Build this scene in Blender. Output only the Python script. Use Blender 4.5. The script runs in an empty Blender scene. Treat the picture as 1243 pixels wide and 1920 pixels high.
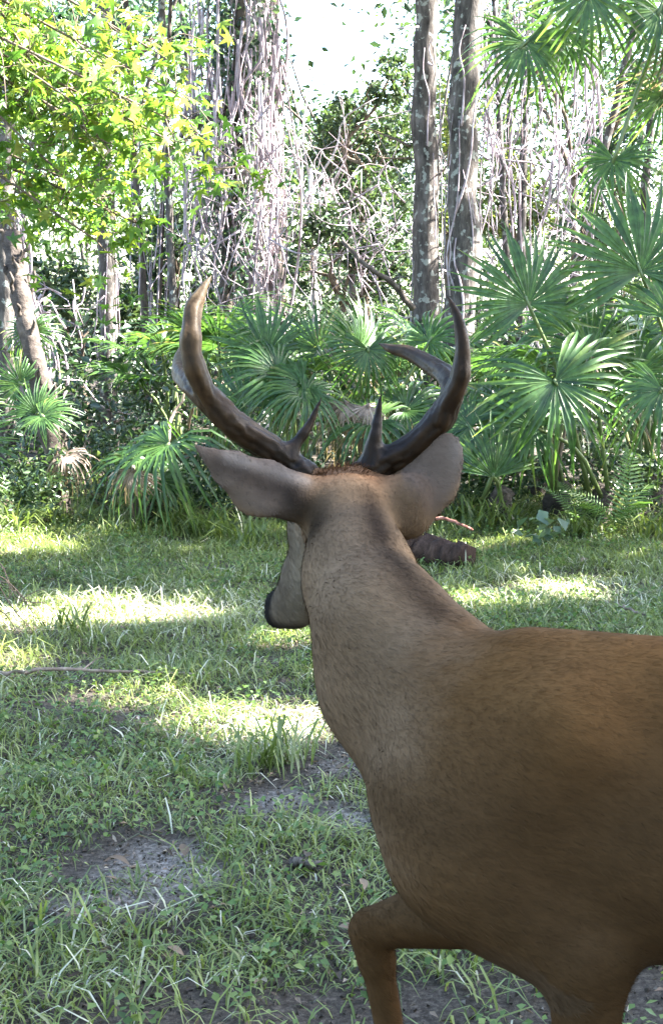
import bpy, math
import numpy as np
from mathutils import Matrix, Vector

# ------------------------------------------------------------------ camera, sky, sun, exposure
SC = bpy.context.scene
COL = SC.collection
CAM_H, FPX, HOR = 1.30, 2637.0, 560.0
PITCH = math.atan((960.0 - HOR) / FPX)
cd = bpy.data.cameras.new('camera')
cam = bpy.data.objects.new('camera', cd); COL.objects.link(cam)
cd.sensor_fit = 'VERTICAL'; cd.sensor_height = 24.0; cd.sensor_width = 24.0 * 1243 / 1920
cd.lens = 24.0 * FPX / 1920.0
cd.clip_start = 0.05; cd.clip_end = 1000
cam.location = (0, 0, CAM_H); cam.rotation_euler = (math.pi / 2 - PITCH, 0, 0)
SC.camera = cam

SUN = np.array((0.76, 0.09, 0.68)); SUN = SUN / np.linalg.norm(SUN)
world = bpy.data.worlds.new('World'); SC.world = world; world.use_nodes = True
wn = world.node_tree.nodes; wl = world.node_tree.links
bg = wn['Background']
sky = wn.new('ShaderNodeTexSky'); sky.sky_type = 'NISHITA'; sky.sun_disc = False
sky.sun_elevation = math.asin(SUN[2]); sky.sun_rotation = math.atan2(SUN[0], SUN[1])
sky.air_density = 1.0; sky.dust_density = 1.2; sky.ozone_density = 1.0
wl.new(sky.outputs[0], bg.inputs[0]); bg.inputs[1].default_value = 0.08
sd = bpy.data.lights.new('sun', 'SUN'); sd.energy = 5.0; sd.angle = math.radians(0.53); sd.color = (1.0, 0.97, 0.92)
so = bpy.data.objects.new('sun', sd); COL.objects.link(so)
so.rotation_euler = Vector(SUN).to_track_quat('Z', 'Y').to_euler()
so.location = (12, 5, 14)
SC.view_settings.view_transform = 'Standard'; SC.view_settings.look = 'None'
SC.view_settings.exposure = 4.2; SC.view_settings.gamma = 1.0; SC.view_settings.use_curve_mapping = False
SC.render.engine = 'CYCLES'
SC.cycles.max_bounces = 7; SC.cycles.diffuse_bounces = 4; SC.cycles.transmission_bounces = 5; SC.cycles.glossy_bounces = 2
SC.cycles.use_denoising = True
SC.cycles.sample_clamp_indirect = 8

# ------------------------------------------------------------------ helpers
R = np.random.default_rng(11)
def ray(px, py):
    u = (px - 621.5) / FPX; v = (960.0 - py) / FPX
    c, s = math.cos(PITCH), math.sin(PITCH)
    return np.array((u, c + v * s, -s + v * c))
def P(px, py, Y):                       # a spot of the place, from its bearing and its distance
    d = ray(px, py); return np.array((0, 0, CAM_H)) + d * (Y / d[1])
def G(px, py):                          # spot on the ground
    d = ray(px, py); return np.array((0, 0, CAM_H)) + d * (-CAM_H / d[2])
def unit(v):
    v = np.asarray(v, float); return v / (np.linalg.norm(v, axis=-1, keepdims=True) + 1e-12)
def noise2(x, y, seed=0):
    x = np.asarray(x, float); y = np.asarray(y, float)
    def h(i, j):
        n = np.sin(i * 127.1 + j * 311.7 + seed * 74.7) * 43758.5453
        return n - np.floor(n)
    i, j = np.floor(x), np.floor(y); a, b = x - i, y - j
    a = a * a * (3 - 2 * a); b = b * b * (3 - 2 * b)
    return (h(i, j) * (1 - a) + h(i + 1, j) * a) * (1 - b) + (h(i, j + 1) * (1 - a) + h(i + 1, j + 1) * a) * b
def fbm(x, y, seed=0, o=3):
    s = 0; a = 0.5; n = 0
    for k in range(o):
        s = s + a * noise2(np.asarray(x) * 2 ** k, np.asarray(y) * 2 ** k, seed + k); n += a; a *= .5
    return s / n

def mesh_data(name, V, F, mat, tint=None, col=None, smooth=False):
    """F: an (M,3) or (M,4) array or a list of such arrays"""
    V = np.asarray(V, np.float32).reshape(-1, 3)
    if isinstance(F, np.ndarray): F = [F]
    F = [np.asarray(f, np.int32) for f in F if len(f)]
    me = bpy.data.meshes.new(name)
    me.vertices.add(len(V)); me.vertices.foreach_set('co', V.ravel())
    loops = np.concatenate([f.ravel() for f in F])
    tot = np.concatenate([np.full(len(f), f.shape[1], np.int32) for f in F])
    st = np.concatenate(([0], np.cumsum(tot)[:-1])).astype(np.int32)
    me.loops.add(len(loops)); me.loops.foreach_set('vertex_index', loops)
    me.polygons.add(len(tot)); me.polygons.foreach_set('loop_start', st)
    me.polygons.foreach_set('loop_total', tot)
    if smooth: me.polygons.foreach_set('use_smooth', np.ones(len(tot), bool))
    if tint is not None:
        a = me.attributes.new('tint', 'FLOAT', 'POINT'); a.data.foreach_set('value', np.asarray(tint, np.float32))
    if col is not None:
        a = me.attributes.new('coat', 'FLOAT_COLOR', 'POINT')
        c4 = np.ones((len(V), 4), np.float32); c4[:, :3] = col; a.data.foreach_set('color', c4.ravel())
    me.materials.append(mat); me.update(calc_edges=True)
    return me
def obj(name, me, parent=None):
    o = bpy.data.objects.new(name, me); COL.objects.link(o)
    if parent is not None: o.parent = parent
    return o
def tag(o, label=None, cat=None, group=None, kind=None):
    if label: o['label'] = label
    if cat: o['category'] = cat
    if group: o['group'] = group
    if kind: o['kind'] = kind
    return o
def thing(name, label, cat, loc, group=None):
    o = bpy.data.objects.new(name, None); COL.objects.link(o)
    o.empty_display_size = .1; o.location = loc
    return tag(o, label, cat, group)
def part(name, V, F, mat, root, **kw):      # world-space vertices, stored relative to the thing's base
    V = np.asarray(V, float).reshape(-1, 3) - np.array(root.location)
    return obj(name, mesh_data(name, V, F, mat, **kw), root)

class MB:
    def __init__(s): s.V = []; s.F3 = []; s.F4 = []; s.T = []; s.n = 0
    def add(s, V, F, tint=0.5):
        V = np.asarray(V, float).reshape(-1, 3); F = np.asarray(F)
        (s.F3 if F.shape[1] == 3 else s.F4).append(F + s.n)
        s.V.append(V); s.T.append(np.broadcast_to(np.asarray(tint, float), (len(V),))); s.n += len(V)
    def out(s):
        F = []
        if s.F3: F.append(np.concatenate(s.F3))
        if s.F4: F.append(np.concatenate(s.F4))
        return np.concatenate(s.V), F, np.concatenate(s.T)
    def build(s, name, mat, root, smooth=False):
        V, F, T = s.out(); return part(name, V, F, mat, root, tint=T, smooth=smooth)

def spline(pts, n):
    pts = np.asarray(pts, float); m = len(pts)
    p = np.vstack([2 * pts[0] - pts[1], pts, 2 * pts[-1] - pts[-2]])
    ts = np.linspace(0, m - 1 - 1e-9, n); i = ts.astype(int); t = (ts - i)[:, None]
    p0, p1, p2, p3 = p[i], p[i + 1], p[i + 2], p[i + 3]
    return .5 * (2 * p1 + (p2 - p0) * t + (2 * p0 - 5 * p1 + 4 * p2 - p3) * t ** 2 + (3 * p1 - p0 - 3 * p2 + p3) * t ** 3)
def tube(pts, rad, k=6, rough=0.0, rng=R):
    """a closed tapered tube; returns V, quads"""
    pts = np.asarray(pts, float); n = len(pts); rad = np.broadcast_to(np.asarray(rad, float), (n,))
    d = unit(np.gradient(pts, axis=0))
    ref = np.where(np.abs(d[:, 2:3]) > .9, np.array([[1., 0, 0]]), np.array([[0, 0, 1.]]))
    if n > 2: ref = np.broadcast_to(np.array([1., 0, 0]) if abs(d[:, 2]).mean() > .6 else np.array([0, 0, 1.]), d.shape)
    a = unit(np.cross(d, ref)); b = np.cross(a, d)
    th = np.arange(k) * 2 * math.pi / k
    rr = rad[:, None] * (1 + rough * rng.uniform(-1, 1, (n, k)))
    A, B = np.cos(th)[None] * rr, np.sin(th)[None] * rr
    V = pts[:, None] + A[..., None] * a[:, None] + B[..., None] * b[:, None]
    i = np.arange(n - 1)[:, None] * k; j = np.arange(k)[None]; j2 = (j + 1) % k
    Q = np.stack([i + j, i + j2, i + k + j2, i + k + j], -1).reshape(-1, 4)
    V = V.reshape(-1, 3)
    caps = []
    if k == 4: caps = [[0, 3, 2, 1], [(n - 1) * k + q for q in range(4)]]
    elif k == 6: caps = [[0, 3, 2, 1], [0, 5, 4, 3], [(n - 1) * k + q for q in (0, 1, 2, 3)], [(n - 1) * k + q for q in (0, 3, 4, 5)]]
    else:
        for e, base in ((0, 0), (1, (n - 1) * k)):
            for q in range(1, k - 2, 2):
                f = [base, base + q, base + q + 1, base + (q + 2 if q + 2 < k else q + 1)]
                if len(set(f)) == 4: caps.append(f[::-1] if e == 0 else f)
    if caps: Q = np.vstack([Q, np.array(caps)])
    return V, Q

def leaf_cloud(C, size, rng, upb=.5, ratio=.5, fold=.12, hang=0.0):
    """diamond leaves, two folded triangles each"""
    C = np.asarray(C, float); n = len(C); size = np.broadcast_to(np.asarray(size, float), (n,))[:, None]
    nn = unit(rng.normal(size=(n, 3)) + np.array((0, 0, upb * 2)))
    d = rng.normal(size=(n, 3)) + np.array((0, 0, -hang)); d = unit(d - nn * (d * nn).sum(1, keepdims=True))
    w = np.cross(nn, d)
    base = C - d * size * .5; tip = C + d * size * .5 - nn * size * fold
    m = C - d * size * .08
    l = m + w * size * ratio * .5 + nn * size * fold; r = m - w * size * ratio * .5 + nn * size * fold
    V = np.stack([base, l, tip, r], 1).reshape(-1, 3)
    i = np.arange(n)[:, None] * 4
    F = np.concatenate([i + np.array([[0, 3, 2]]), i + np.array([[0, 2, 1]])])
    return V, F
def blades(base, length, width, rng, lean=.5, dirs=None):
    """arching grass blades: 7 verts, 5 tris"""
    n = len(base); length = np.broadcast_to(length, (n,))[:, None]; width = np.broadcast_to(width, (n,))[:, None]
    a = rng.uniform(0, 2 * math.pi, n)
    h = np.stack([np.cos(a), np.sin(a), np.zeros(n)], 1) if dirs is None else dirs
    side = np.stack([-h[:, 1], h[:, 0], np.zeros(n)], 1)
    tw = rng.uniform(-.8, .8, n)[:, None]; side = unit(side + h * tw)
    ln = (lean * rng.uniform(.3, 1.5, n))[:, None]
    V = []
    for t, wf in ((0, .7), (.35, 1.0), (.7, .75)):
        c = base + h * (length * ln * t ** 1.6) + np.array((0, 0, 1.)) * (length * (t - .42 * ln * t * t * t))
        V += [c - side * width * wf * .5, c + side * width * wf * .5]
    V.append(base + h * (length * ln) + np.array((0, 0, 1.)) * (length * np.maximum(.12, 1 - .62 * ln)))
    V = np.stack(V, 1).reshape(-1, 3)
    i = np.arange(n)[:, None] * 7
    F = np.concatenate([i + np.array([q]) for q in ((0, 1, 3), (0, 3, 2), (2, 3, 5), (2, 5, 4), (4, 5, 6))])
    return V, F

# ------------------------------------------------------------------ materials
def nt(name):
    m = bpy.data.materials.new(name); m.use_nodes = True
    return m, m.node_tree.nodes, m.node_tree.links, m.node_tree.nodes['Principled BSDF']
def ramp(n, pairs):
    r = n.new('ShaderNodeValToRGB'); e = r.color_ramp.elements
    while len(e) < len(pairs): e.new(.5)
    for k, (p, c) in enumerate(pairs): e[k].position = p; e[k].color = (*c, 1)
    return r
def leaf_mat(name, stops, transl=.4, rough=.45, spec=.5, tcol=1.6, noise=0.0):
    m, n, l, b = nt(name)
    at = n.new('ShaderNodeAttribute'); at.attribute_name = 'tint'
    r = ramp(n, stops); l.new(at.outputs['Fac'], r.inputs[0]); src = r.outputs[0]
    if noise:
        no = n.new('ShaderNodeTexNoise'); no.inputs['Scale'].default_value = noise
        tc = n.new('ShaderNodeTexCoord'); l.new(tc.outputs['Object'], no.inputs['Vector'])
        mr = n.new('ShaderNodeMapRange'); mr.inputs[1].default_value = .3; mr.inputs[2].default_value = .7
        mr.inputs[3].default_value = .65; mr.inputs[4].default_value = 1.35; l.new(no.outputs[0], mr.inputs[0])
        mx = n.new('ShaderNodeMix'); mx.data_type = 'RGBA'; mx.blend_type = 'MULTIPLY'; mx.inputs[0].default_value = 1
        l.new(src, mx.inputs[6]); l.new(mr.outputs[0], mx.inputs[7]); src = mx.outputs[2]
    l.new(src, b.inputs['Base Color']); b.inputs['Roughness'].default_value = rough
    b.inputs['Specular IOR Level'].default_value = spec
    if transl:
        t = n.new('ShaderNodeBsdfTranslucent'); mx = n.new('ShaderNodeMix'); mx.data_type = 'RGBA'; mx.blend_type = 'MULTIPLY'
        mx.inputs[0].default_value = 1; l.new(src, mx.inputs[6]); mx.inputs[7].default_value = (tcol * 1.0, tcol * 1.05, tcol * .6, 1)
        l.new(mx.outputs[2], t.inputs[0])
        ms = n.new('ShaderNodeMixShader'); ms.inputs[0].default_value = transl
        l.new(b.outputs[0], ms.inputs[1]); l.new(t.outputs[0], ms.inputs[2])
        l.new(ms.outputs[0], n['Material Output'].inputs[0])
    return m
def bark_mat(name, c0, c1, c2, scale=9.0, stretch=.25, bump=.5, lichen=None):
    m, n, l, b = nt(name)
    tc = n.new('ShaderNodeTexCoord'); mp = n.new('ShaderNodeMapping'); mp.inputs['Scale'].default_value = (1, 1, stretch)
    l.new(tc.outputs['Object'], mp.inputs[0])
    no = n.new('ShaderNodeTexNoise'); no.inputs['Scale'].default_value = scale; no.inputs['Detail'].default_value = 6; no.inputs['Roughness'].default_value = .7
    l.new(mp.outputs[0], no.inputs['Vector'])
    r = ramp(n, [(.3, c0), (.5, c1), (.72, c2)]); l.new(no.outputs[0], r.inputs[0]); src = r.outputs[0]
    if lichen:
        n2 = n.new('ShaderNodeTexNoise'); n2.inputs['Scale'].default_value = 17; n2.inputs['Detail'].default_value = 4
        l.new(tc.outputs['Object'], n2.inputs['Vector'])
        r2 = ramp(n, [(.58, (0, 0, 0)), (.62, (.7, .7, .7))]); l.new(n2.outputs[0], r2.inputs[0])
        mx = n.new('ShaderNodeMix'); mx.data_type = 'RGBA'; l.new(r2.outputs[0], mx.inputs[0]); l.new(src, mx.inputs[6]); mx.inputs[7].default_value = (*lichen, 1); src = mx.outputs[2]
    l.new(src, b.inputs['Base Color']); b.inputs['Roughness'].default_value = .9; b.inputs['Specular IOR Level'].default_value = .2
    bp = n.new('ShaderNodeBump'); bp.inputs['Strength'].default_value = bump; bp.inputs['Distance'].default_value = .02
    l.new(no.outputs[0], bp.inputs['Height']); l.new(bp.outputs[0], b.inputs['Normal'])
    return m

M_grass = leaf_mat('grass_blades', [(0, (.052, .074, .022)), (.45, (.112, .15, .038)), (.8, (.2, .23, .066)), (.93, (.24, .26, .13)), (1, (.52, .5, .42))], .35, .4, .5)
M_weed = leaf_mat('weed_leaves', [(0, (.035, .07, .018)), (.6, (.085, .14, .036)), (1, (.16, .2, .06))], .3, .5, .3)
M_litter = leaf_mat('dead_leaves', [(0, (.03, .022, .016)), (.5, (.1, .07, .045)), (.8, (.2, .145, .095)), (1, (.38, .32, .25))], .15, .6, .3)
M_palm = leaf_mat('palmetto_leaf', [(0, (.018, .046, .014)), (.5, (.042, .086, .022)), (.85, (.085, .13, .03)), (1, (.2, .17, .07))], .36, .34, .38, 2.2, 14)
M_palmdead = leaf_mat('dead_palmetto_leaf', [(0, (.1, .07, .05)), (.5, (.22, .16, .12)), (1, (.42, .34, .28))], .2, .55)
M_petiole = leaf_mat('palmetto_petiole', [(0, (.05, .09, .025)), (1, (.14, .17, .06))], 0, .4)
M_gum = leaf_mat('sweetgum_leaf', [(0, (.035, .09, .02)), (.5, (.09, .165, .025)), (.9, (.145, .205, .03)), (1, (.19, .18, .045))], .5, .45, .4, 1.5)
M_leafA = leaf_mat('understory_leaf', [(0, (.018, .036, .018)), (.5, (.038, .066, .027)), (1, (.085, .115, .045))], .25, .4, .5)
M_leafY = leaf_mat('yellow_green_leaf', [(0, (.05, .08, .025)), (.5, (.1, .135, .04)), (1, (.18, .19, .055))], .35, .45)
M_leafB = leaf_mat('blue_green_leaf', [(0, (.02, .05, .035)), (.5, (.05, .09, .055)), (1, (.1, .14, .08))], .35, .35, .6)
M_fern = leaf_mat('fern_leaf', [(0, (.05, .11, .03)), (.5, (.1, .18, .045)), (1, (.19, .26, .07))], .4, .45)
M_vine = bark_mat('vine_stems', (.1, .074, .078), (.29, .235, .25), (.54, .47, .505), 14, .4, .3)
M_twig = bark_mat('twig_bark', (.05, .035, .025), (.12, .09, .065), (.2, .16, .12), 20, .4, .3)
M_barkG = bark_mat('grey_bark', (.02, .017, .015), (.07, .06, .053), (.155, .135, .12), 16, .3, .9, (.3, .31, .27))
M_barkP = bark_mat('pale_bark', (.16, .13, .125), (.42, .37, .36), (.66, .6, .59), 12, .25, .7)
M_barkD = bark_mat('dark_bark', (.025, .02, .017), (.075, .06, .05), (.15, .125, .1), 14, .3, .9)
M_palmtrunk = bark_mat('palm_trunk', (.018, .014, .012), (.055, .043, .035), (.12, .097, .08), 10, 1.6, 1.0)
M_deadwood = bark_mat('dead_wood', (.06, .045, .035), (.17, .13, .1), (.33, .27, .22), 18, .4, .5)

def ground_mat():
    m, n, l, b = nt('soil')
    tc = n.new('ShaderNodeTexCoord')
    n1 = n.new('ShaderNodeTexNoise'); n1.inputs['Scale'].default_value = 2.2; n1.inputs['Detail'].default_value = 5
    n2 = n.new('ShaderNodeTexNoise'); n2.inputs['Scale'].default_value = 75; n2.inputs['Detail'].default_value = 8; n2.inputs['Roughness'].default_value = .8
    l.new(tc.outputs['Object'], n1.inputs[0]); l.new(tc.outputs['Object'], n2.inputs[0])
    r2 = ramp(n, [(.34, (.014, .0115, .009)), (.5, (.055, .046, .036)), (.7, (.15, .128, .104))]); l.new(n2.outputs[0], r2.inputs[0])
    at = n.new('ShaderNodeAttribute'); at.attribute_name = 'tint'
    r1 = ramp(n, [(.36, (.04, .033, .026)), (.5, (.16, .145, .125)), (.66, (.4, .37, .335))]); l.new(n2.outputs[0], r1.inputs[0])
    ad = n.new('ShaderNodeMath'); ad.operation = 'MULTIPLY_ADD'; l.new(n1.outputs[0], ad.inputs[0]); ad.inputs[1].default_value = .9; l.new(at.outputs['Fac'], ad.inputs[2])
    r3 = ramp(n, [(.62, (0, 0, 0)), (.9, (1, 1, 1))]); l.new(ad.outputs[0], r3.inputs[0])
    mx = n.new('ShaderNodeMix'); mx.data_type = 'RGBA'; l.new(r3.outputs[0], mx.inputs[0]); l.new(r2.outputs[0], mx.inputs[6]); l.new(r1.outputs[0], mx.inputs[7])
    l.new(mx.outputs[2], b.inputs['Base Color']); b.inputs['Roughness'].default_value = .95; b.inputs['Specular IOR Level'].default_value = .15
    bp = n.new('ShaderNodeBump'); bp.inputs['Strength'].default_value = .8; bp.inputs['Distance'].default_value = .012
    l.new(n2.outputs[0], bp.inputs['Height']); l.new(bp.outputs[0], b.inputs['Normal'])
    return m
M_soil = ground_mat()

# ------------------------------------------------------------------ ground
def gz(x, y): return .05 * (fbm(np.asarray(x) * 1.3, np.asarray(y) * 1.3, 3) - .5) + .02 * (noise2(np.asarray(x) * 6, np.asarray(y) * 6, 5) - .5)
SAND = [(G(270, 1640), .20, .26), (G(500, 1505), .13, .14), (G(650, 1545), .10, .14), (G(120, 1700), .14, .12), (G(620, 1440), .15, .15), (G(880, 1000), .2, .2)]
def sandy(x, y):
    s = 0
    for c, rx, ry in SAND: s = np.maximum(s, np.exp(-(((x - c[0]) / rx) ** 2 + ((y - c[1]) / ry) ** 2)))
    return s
ax = np.concatenate([-np.geomspace(150, 3.2, 16), np.linspace(-3, 3, 121), np.geomspace(3.2, 150, 16)])
ay = np.concatenate([-np.geomspace(60, .6, 10), np.linspace(0, 11, 200), np.geomspace(11.5, 220, 18)])
X, Yg = np.meshgrid(ax, ay, indexing='xy'); nx, ny = len(ax), len(ay)
Z = gz(X, Yg)
ii = (np.arange(ny - 1)[:, None] * nx + np.arange(nx - 1)[None]).ravel()
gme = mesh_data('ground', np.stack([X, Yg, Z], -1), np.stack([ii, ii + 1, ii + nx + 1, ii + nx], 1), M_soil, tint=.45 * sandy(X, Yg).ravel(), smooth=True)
tag(obj('ground', gme), 'dark sandy forest soil under the grass', None, None, 'structure')

def scatter(n, x0, x1, y0, y1, rng=R):
    x = rng.uniform(x0, x1, n); y = rng.uniform(y0, y1, n); k = np.abs(x) < .42 * y + .75
    return x[k], y[k]
# grass
V_, F_, T_ = [], [], []; off = 0
mbg = MB()
SUN_PAINT = [(G(265, 1150), .55, .3), (G(90, 1165), .35, .2), (G(565, 1355), .3, .25), (G(1050, 1112), .4, .3), (G(600, 1400), .4, .2)]  # sunlit patches painted into the grass as bleached blades
for (n, L0, L1, w0, w1, lean, yr, seed, thr) in ((320000, .022, .07, .0028, .0055, 1.2, (2.1, 9.6), 1, .1), (52000, .05, .13, .0032, .0065, 1.25, (2.2, 9.8), 2, .4), (15000, .1, .24, .005, .009, .9, (7.5, 10.5), 3, .3)):
    x, y = scatter(n, -4.2, 4.2, *yr)
    den = fbm(x * 1.6, y * 1.6, seed * 10) * 1.25 + .5 * (noise2(x * 7, y * 7, seed) - .5)
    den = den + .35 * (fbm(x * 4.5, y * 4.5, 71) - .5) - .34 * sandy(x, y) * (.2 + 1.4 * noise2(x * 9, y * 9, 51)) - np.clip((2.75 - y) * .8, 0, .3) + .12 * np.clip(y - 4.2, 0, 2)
    k = (den > .40 + R.uniform(-.15, .25, len(x)) * .6 + .05) if seed != 3 else (fbm(x * 2, y * 2, 77) > .5)
    k &= np.hypot(x + .35, y - 3.0) > .0
    x, y = x[k], y[k]; z = gz(x, y) - .004; n = len(x)
    L = R.uniform(L0, L1, n) * (.45 + 1.1 * noise2(x * 4, y * 4, 9))
    V, F = blades(np.stack([x, y, z], 1), L, R.uniform(w0, w1, n), R, lean)
    t = np.clip(.12 + .75 * fbm(x * 2.2, y * 2.2, 40) + R.normal(0, .19, n), 0, .93); sun_paint = 0 * x
    for gc, rx, ry in SUN_PAINT: sun_paint = np.maximum(sun_paint, np.exp(-(((x - gc[0]) / rx) ** 2 + ((y - gc[1]) / ry) ** 2)))
    dead = R.random(n) < .03 + .12 * fbm(x * 3, y * 3, 83) ** 2 + .55 * sun_paint; t[dead] = R.uniform(.95, 1, dead.sum())  # scattered dead blades, plus pale ones that paint the sun patches
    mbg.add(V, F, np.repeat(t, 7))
V, F, T = mbg.out()
tag(obj('grass', mesh_data('grass', V, F, M_grass, tint=T)), 'ragged green grass covering the clearing floor', None, None, 'stuff')
# small broad-leaved weeds, a few leaves on each
mb = MB()
x, y = scatter(8500, -3, 3, 2.1, 8.5)
k = (fbm(x * 1.4, y * 1.4, 60) > .5) | (y < 3.4) & (R.random(len(x)) < .5); k &= sandy(x, y) < .55; x, y = x[k], y[k]
C = []; S = []
for q in range(7):
    rr = R.uniform(.005, .05, len(x)); a = R.uniform(0, 6.28, len(x)); px, py = x + rr * np.cos(a), y + rr * np.sin(a)
    C.append(np.stack([px, py, gz(px, py) + R.uniform(.008, .07, len(x))], 1)); S.append(R.uniform(.010, .026, len(x)))
V, F = leaf_cloud(np.concatenate(C), np.concatenate(S), R, 1.2, .75, .06); n = len(V) // 4
mb.add(V, F, np.repeat(np.clip(R.normal(.5, .25, n), 0, 1), 4))
V, F, T = mb.out()
tag(obj('weeds', mesh_data('weeds', V, F, M_weed, tint=T)), 'low broad-leaved weeds among the grass', None, None, 'stuff')
# leaf litter and needles
x, y = scatter(20000, -3, 3, 2.1, 9.5); z = gz(x, y) + R.uniform(.002, .02, len(x))
V, F = leaf_cloud(np.stack([x, y, z], 1), R.uniform(.008, .034, len(x)), R, 2.0, .35, .1)
tag(obj('leaf_litter', mesh_data('leaf_litter', V, F, M_litter, tint=np.repeat(np.clip(R.normal(.45, .28, len(x)), 0, 1), 4))), 'small dead leaves and chips scattered over the soil', None, None, 'stuff')

x, y = scatter(52000, -2.2, 2.2, 2.1, 5.2); k = R.random(len(x)) < .35 + .65 * sandy(x, y); x, y = x[k], y[k]
V, F = leaf_cloud(np.stack([x, y, gz(x, y) + .002], 1), R.uniform(.004, .013, len(x)), R, .3, .85, .25)
tag(obj('soil_crumbs', mesh_data('soil_crumbs', V, F, leaf_mat('soil_crumb', [(0, (.022, .018, .014)), (.6, (.085, .072, .057)), (1, (.24, .21, .175))], 0, .9, .1), tint=np.repeat(np.clip(R.normal(.35, .3, len(x)) + .35 * sandy(x, y), 0, 1), 4))), 'crumbs of soil and bits of bark on the bare ground', None, None, 'stuff')

# ------------------------------------------------------------------ trees
def trunk_mesh(mb, pts, r0, r1, k=10, n=18, rough=.07, flare=.35):
    p = spline(pts, n); t = np.linspace(0, 1, n)
    p = p + np.stack([R.normal(0, r0 * .1, n), R.normal(0, r0 * .1, n), np.zeros(n)], 1)
    rad = r0 + (r1 - r0) * t + r0 * flare * np.exp(-t * 14)
    mb.add(*tube(p, rad, k, rough)); return p
def limb(mb, a, b, r0, r1, sag=.1, n=7, k=5, wig=.06):
    a, b = np.asarray(a), np.asarray(b); L = np.linalg.norm(b - a)
    t = np.linspace(0, 1, 4)[:, None]
    p = a + (b - a) * t + R.normal(0, wig * 1.6 * L, (4, 3)) * np.sin(t * 3.14) + np.array((0, 0, 1)) * sag * L * np.sin(t * 3.14)
    n = max(n, 8); p = spline(p, n)
    mb.add(*tube(p, np.linspace(r0, r1, n), 6)); return p
def crown_pts(centres, n, rng=R):
    """clumped points: twigs' ends inside ellipsoids (centre, radii)"""
    out = []
    w = np.array([np.prod(r) ** .67 for c, r in centres]); w = w / w.sum()
    for (c, r), f in zip(centres, w):
        m = int(n * f); nc = max(4, m // 22)
        cl = unit(rng.normal(size=(nc, 3))) * (rng.random((nc, 1)) ** .45) * np.array(r) + np.array(c)
        q = cl[rng.integers(0, nc, m)] + rng.normal(size=(m, 3)) * np.array(r).mean() * .13
        out.append(q)
    return np.concatenate(out)
def leafy(name, root, centres, n, s0, s1, mat, upb=.5, ratio=.5, hang=.3, tb=.5):
    C = crown_pts(centres, n); m = len(C)
    V, F = leaf_cloud(C, R.uniform(s0, s1, m), R, upb, ratio, .12, hang)
    return part(name, V, F, mat, root, tint=np.repeat(np.clip(R.normal(tb, .25, m), 0, 1), 4))

def tall_tree(name, label, px0, py0, px1, py1, Y, r, bark, group='tree trunks behind the palmettos', top=9.0, crown=True, rough=.07, lmat=None):
    """a trunk seen from its foot to the top of the picture and on up to a crown"""
    a = P(px0, py0, Y); b = P(px1, py1, Y); d = (b - a) / (b[2] - a[2])
    f = a - d * a[2]; f[2] = 0; tp = f + d * top
    root = thing(name, label, 'tree', (f[0], f[1], 0), group)
    mb = MB(); p = trunk_mesh(mb, [f - d * .15, f + d * top * .25 + R.normal(0, .02, 3) * (1, 1, 0), f + d * top * .5, tp], r, r * .62, 12, 30, rough)
    ce = []
    for q in range(5):
        h = R.uniform(.72, 1.0); s = f + d * top * h; e = s + np.array((R.uniform(-1.6, 1.6), R.uniform(-1.2, 1.6), R.uniform(.5, 1.5)))
        limb(mb, s, e, r * .35, r * .1); ce.append((e, (.8, .8, .5)))
    mb.build('trunk', bark, root, True)
    if crown: leafy('crown', root, ce, 1500, .07, .13, lmat or M_leafA)
    return root, f, d
t1, f1, d1 = tall_tree('pine_tree', 'straight grey trunk patched with lichen, left of the close pair', 797, 560, 795, 0, 12.0, .122, M_barkG)
for (a, b, r) in (((770, 275, 12), (690, 240, 12.2), .014), ((770, 297, 12), (705, 290, 11.8), .010), ((772, 180, 12), (735, 150, 12.3), .008), ((822, 330, 12), (850, 300, 11.9), .008)):
    mb = MB(); limb(mb, P(*a), P(*b), r, r * .4, .02); mb.build('branch', M_twig, t1)
t2, f2, d2 = tall_tree('hardwood_tree', 'thicker grey trunk on the right of the close pair', 862, 560, 875, 0, 11.4, .135, M_barkG)
def vines_on(root, f, d, r, h0, h1, n, mat, rng=R, spread=1.6, thick=(.006, .018), leaf=None, nl=0):
    mb = MB(); C = []
    for q in range(n):
        a = rng.uniform(0, 6.28); z0, z1 = sorted(rng.uniform(h0, h1, 2)); 
        if z1 - z0 < .5: z1 = z0 + .7
        m = 5; z = np.linspace(z0, z1, m); ang = a + np.linspace(0, rng.uniform(-1.3, 1.3), m) + rng.normal(0, .12, m)
        rr = r * (1.03 + spread * rng.random() * rng.random() * np.sin(np.linspace(0, 3.14, m)))
        p = f + d * z[:, None] + np.stack([np.cos(ang) * rr, np.sin(ang) * rr, np.zeros(m)], 1)
        p = spline(p, 14); tk = rng.uniform(*thick); mb.add(*tube(p, np.linspace(tk, tk * .4, 14), 6)); C.append(p)
    o = mb.build('vine', mat, root); o['kind'] = 'stuff'
    if leaf is not None:
        C = np.concatenate(C); c = C[rng.integers(0, len(C), nl)] + rng.normal(0, .07, (nl, 3))
        V, F = leaf_cloud(c, rng.uniform(.04, .09, nl), rng, .3, .7, .1, .4)
        o = part('vine_leaves', V, F, leaf, root, tint=np.repeat(rng.random(nl), 4)); o['kind'] = 'stuff'
vines_on(t1, f1, d1, .12, .3, 3.5, 10, M_vine, thick=(.004, .01), spread=.4)
vines_on(t2, f2, d2, .135, .2, 3.4, 16, M_vine, thick=(.005, .013), spread=.5)
t3, f3, d3 = tall_tree('vine_draped_tree', 'sunlit pale trunk draped in hanging vine stems, left of the sky gap', 486, 520, 488, 0, 13.2, .115, M_barkP)
vines_on(t3, f3, d3, .115, .2, 4.4, 90, M_vine, spread=3.4, thick=(.006, .022), leaf=M_leafB, nl=900)
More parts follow.
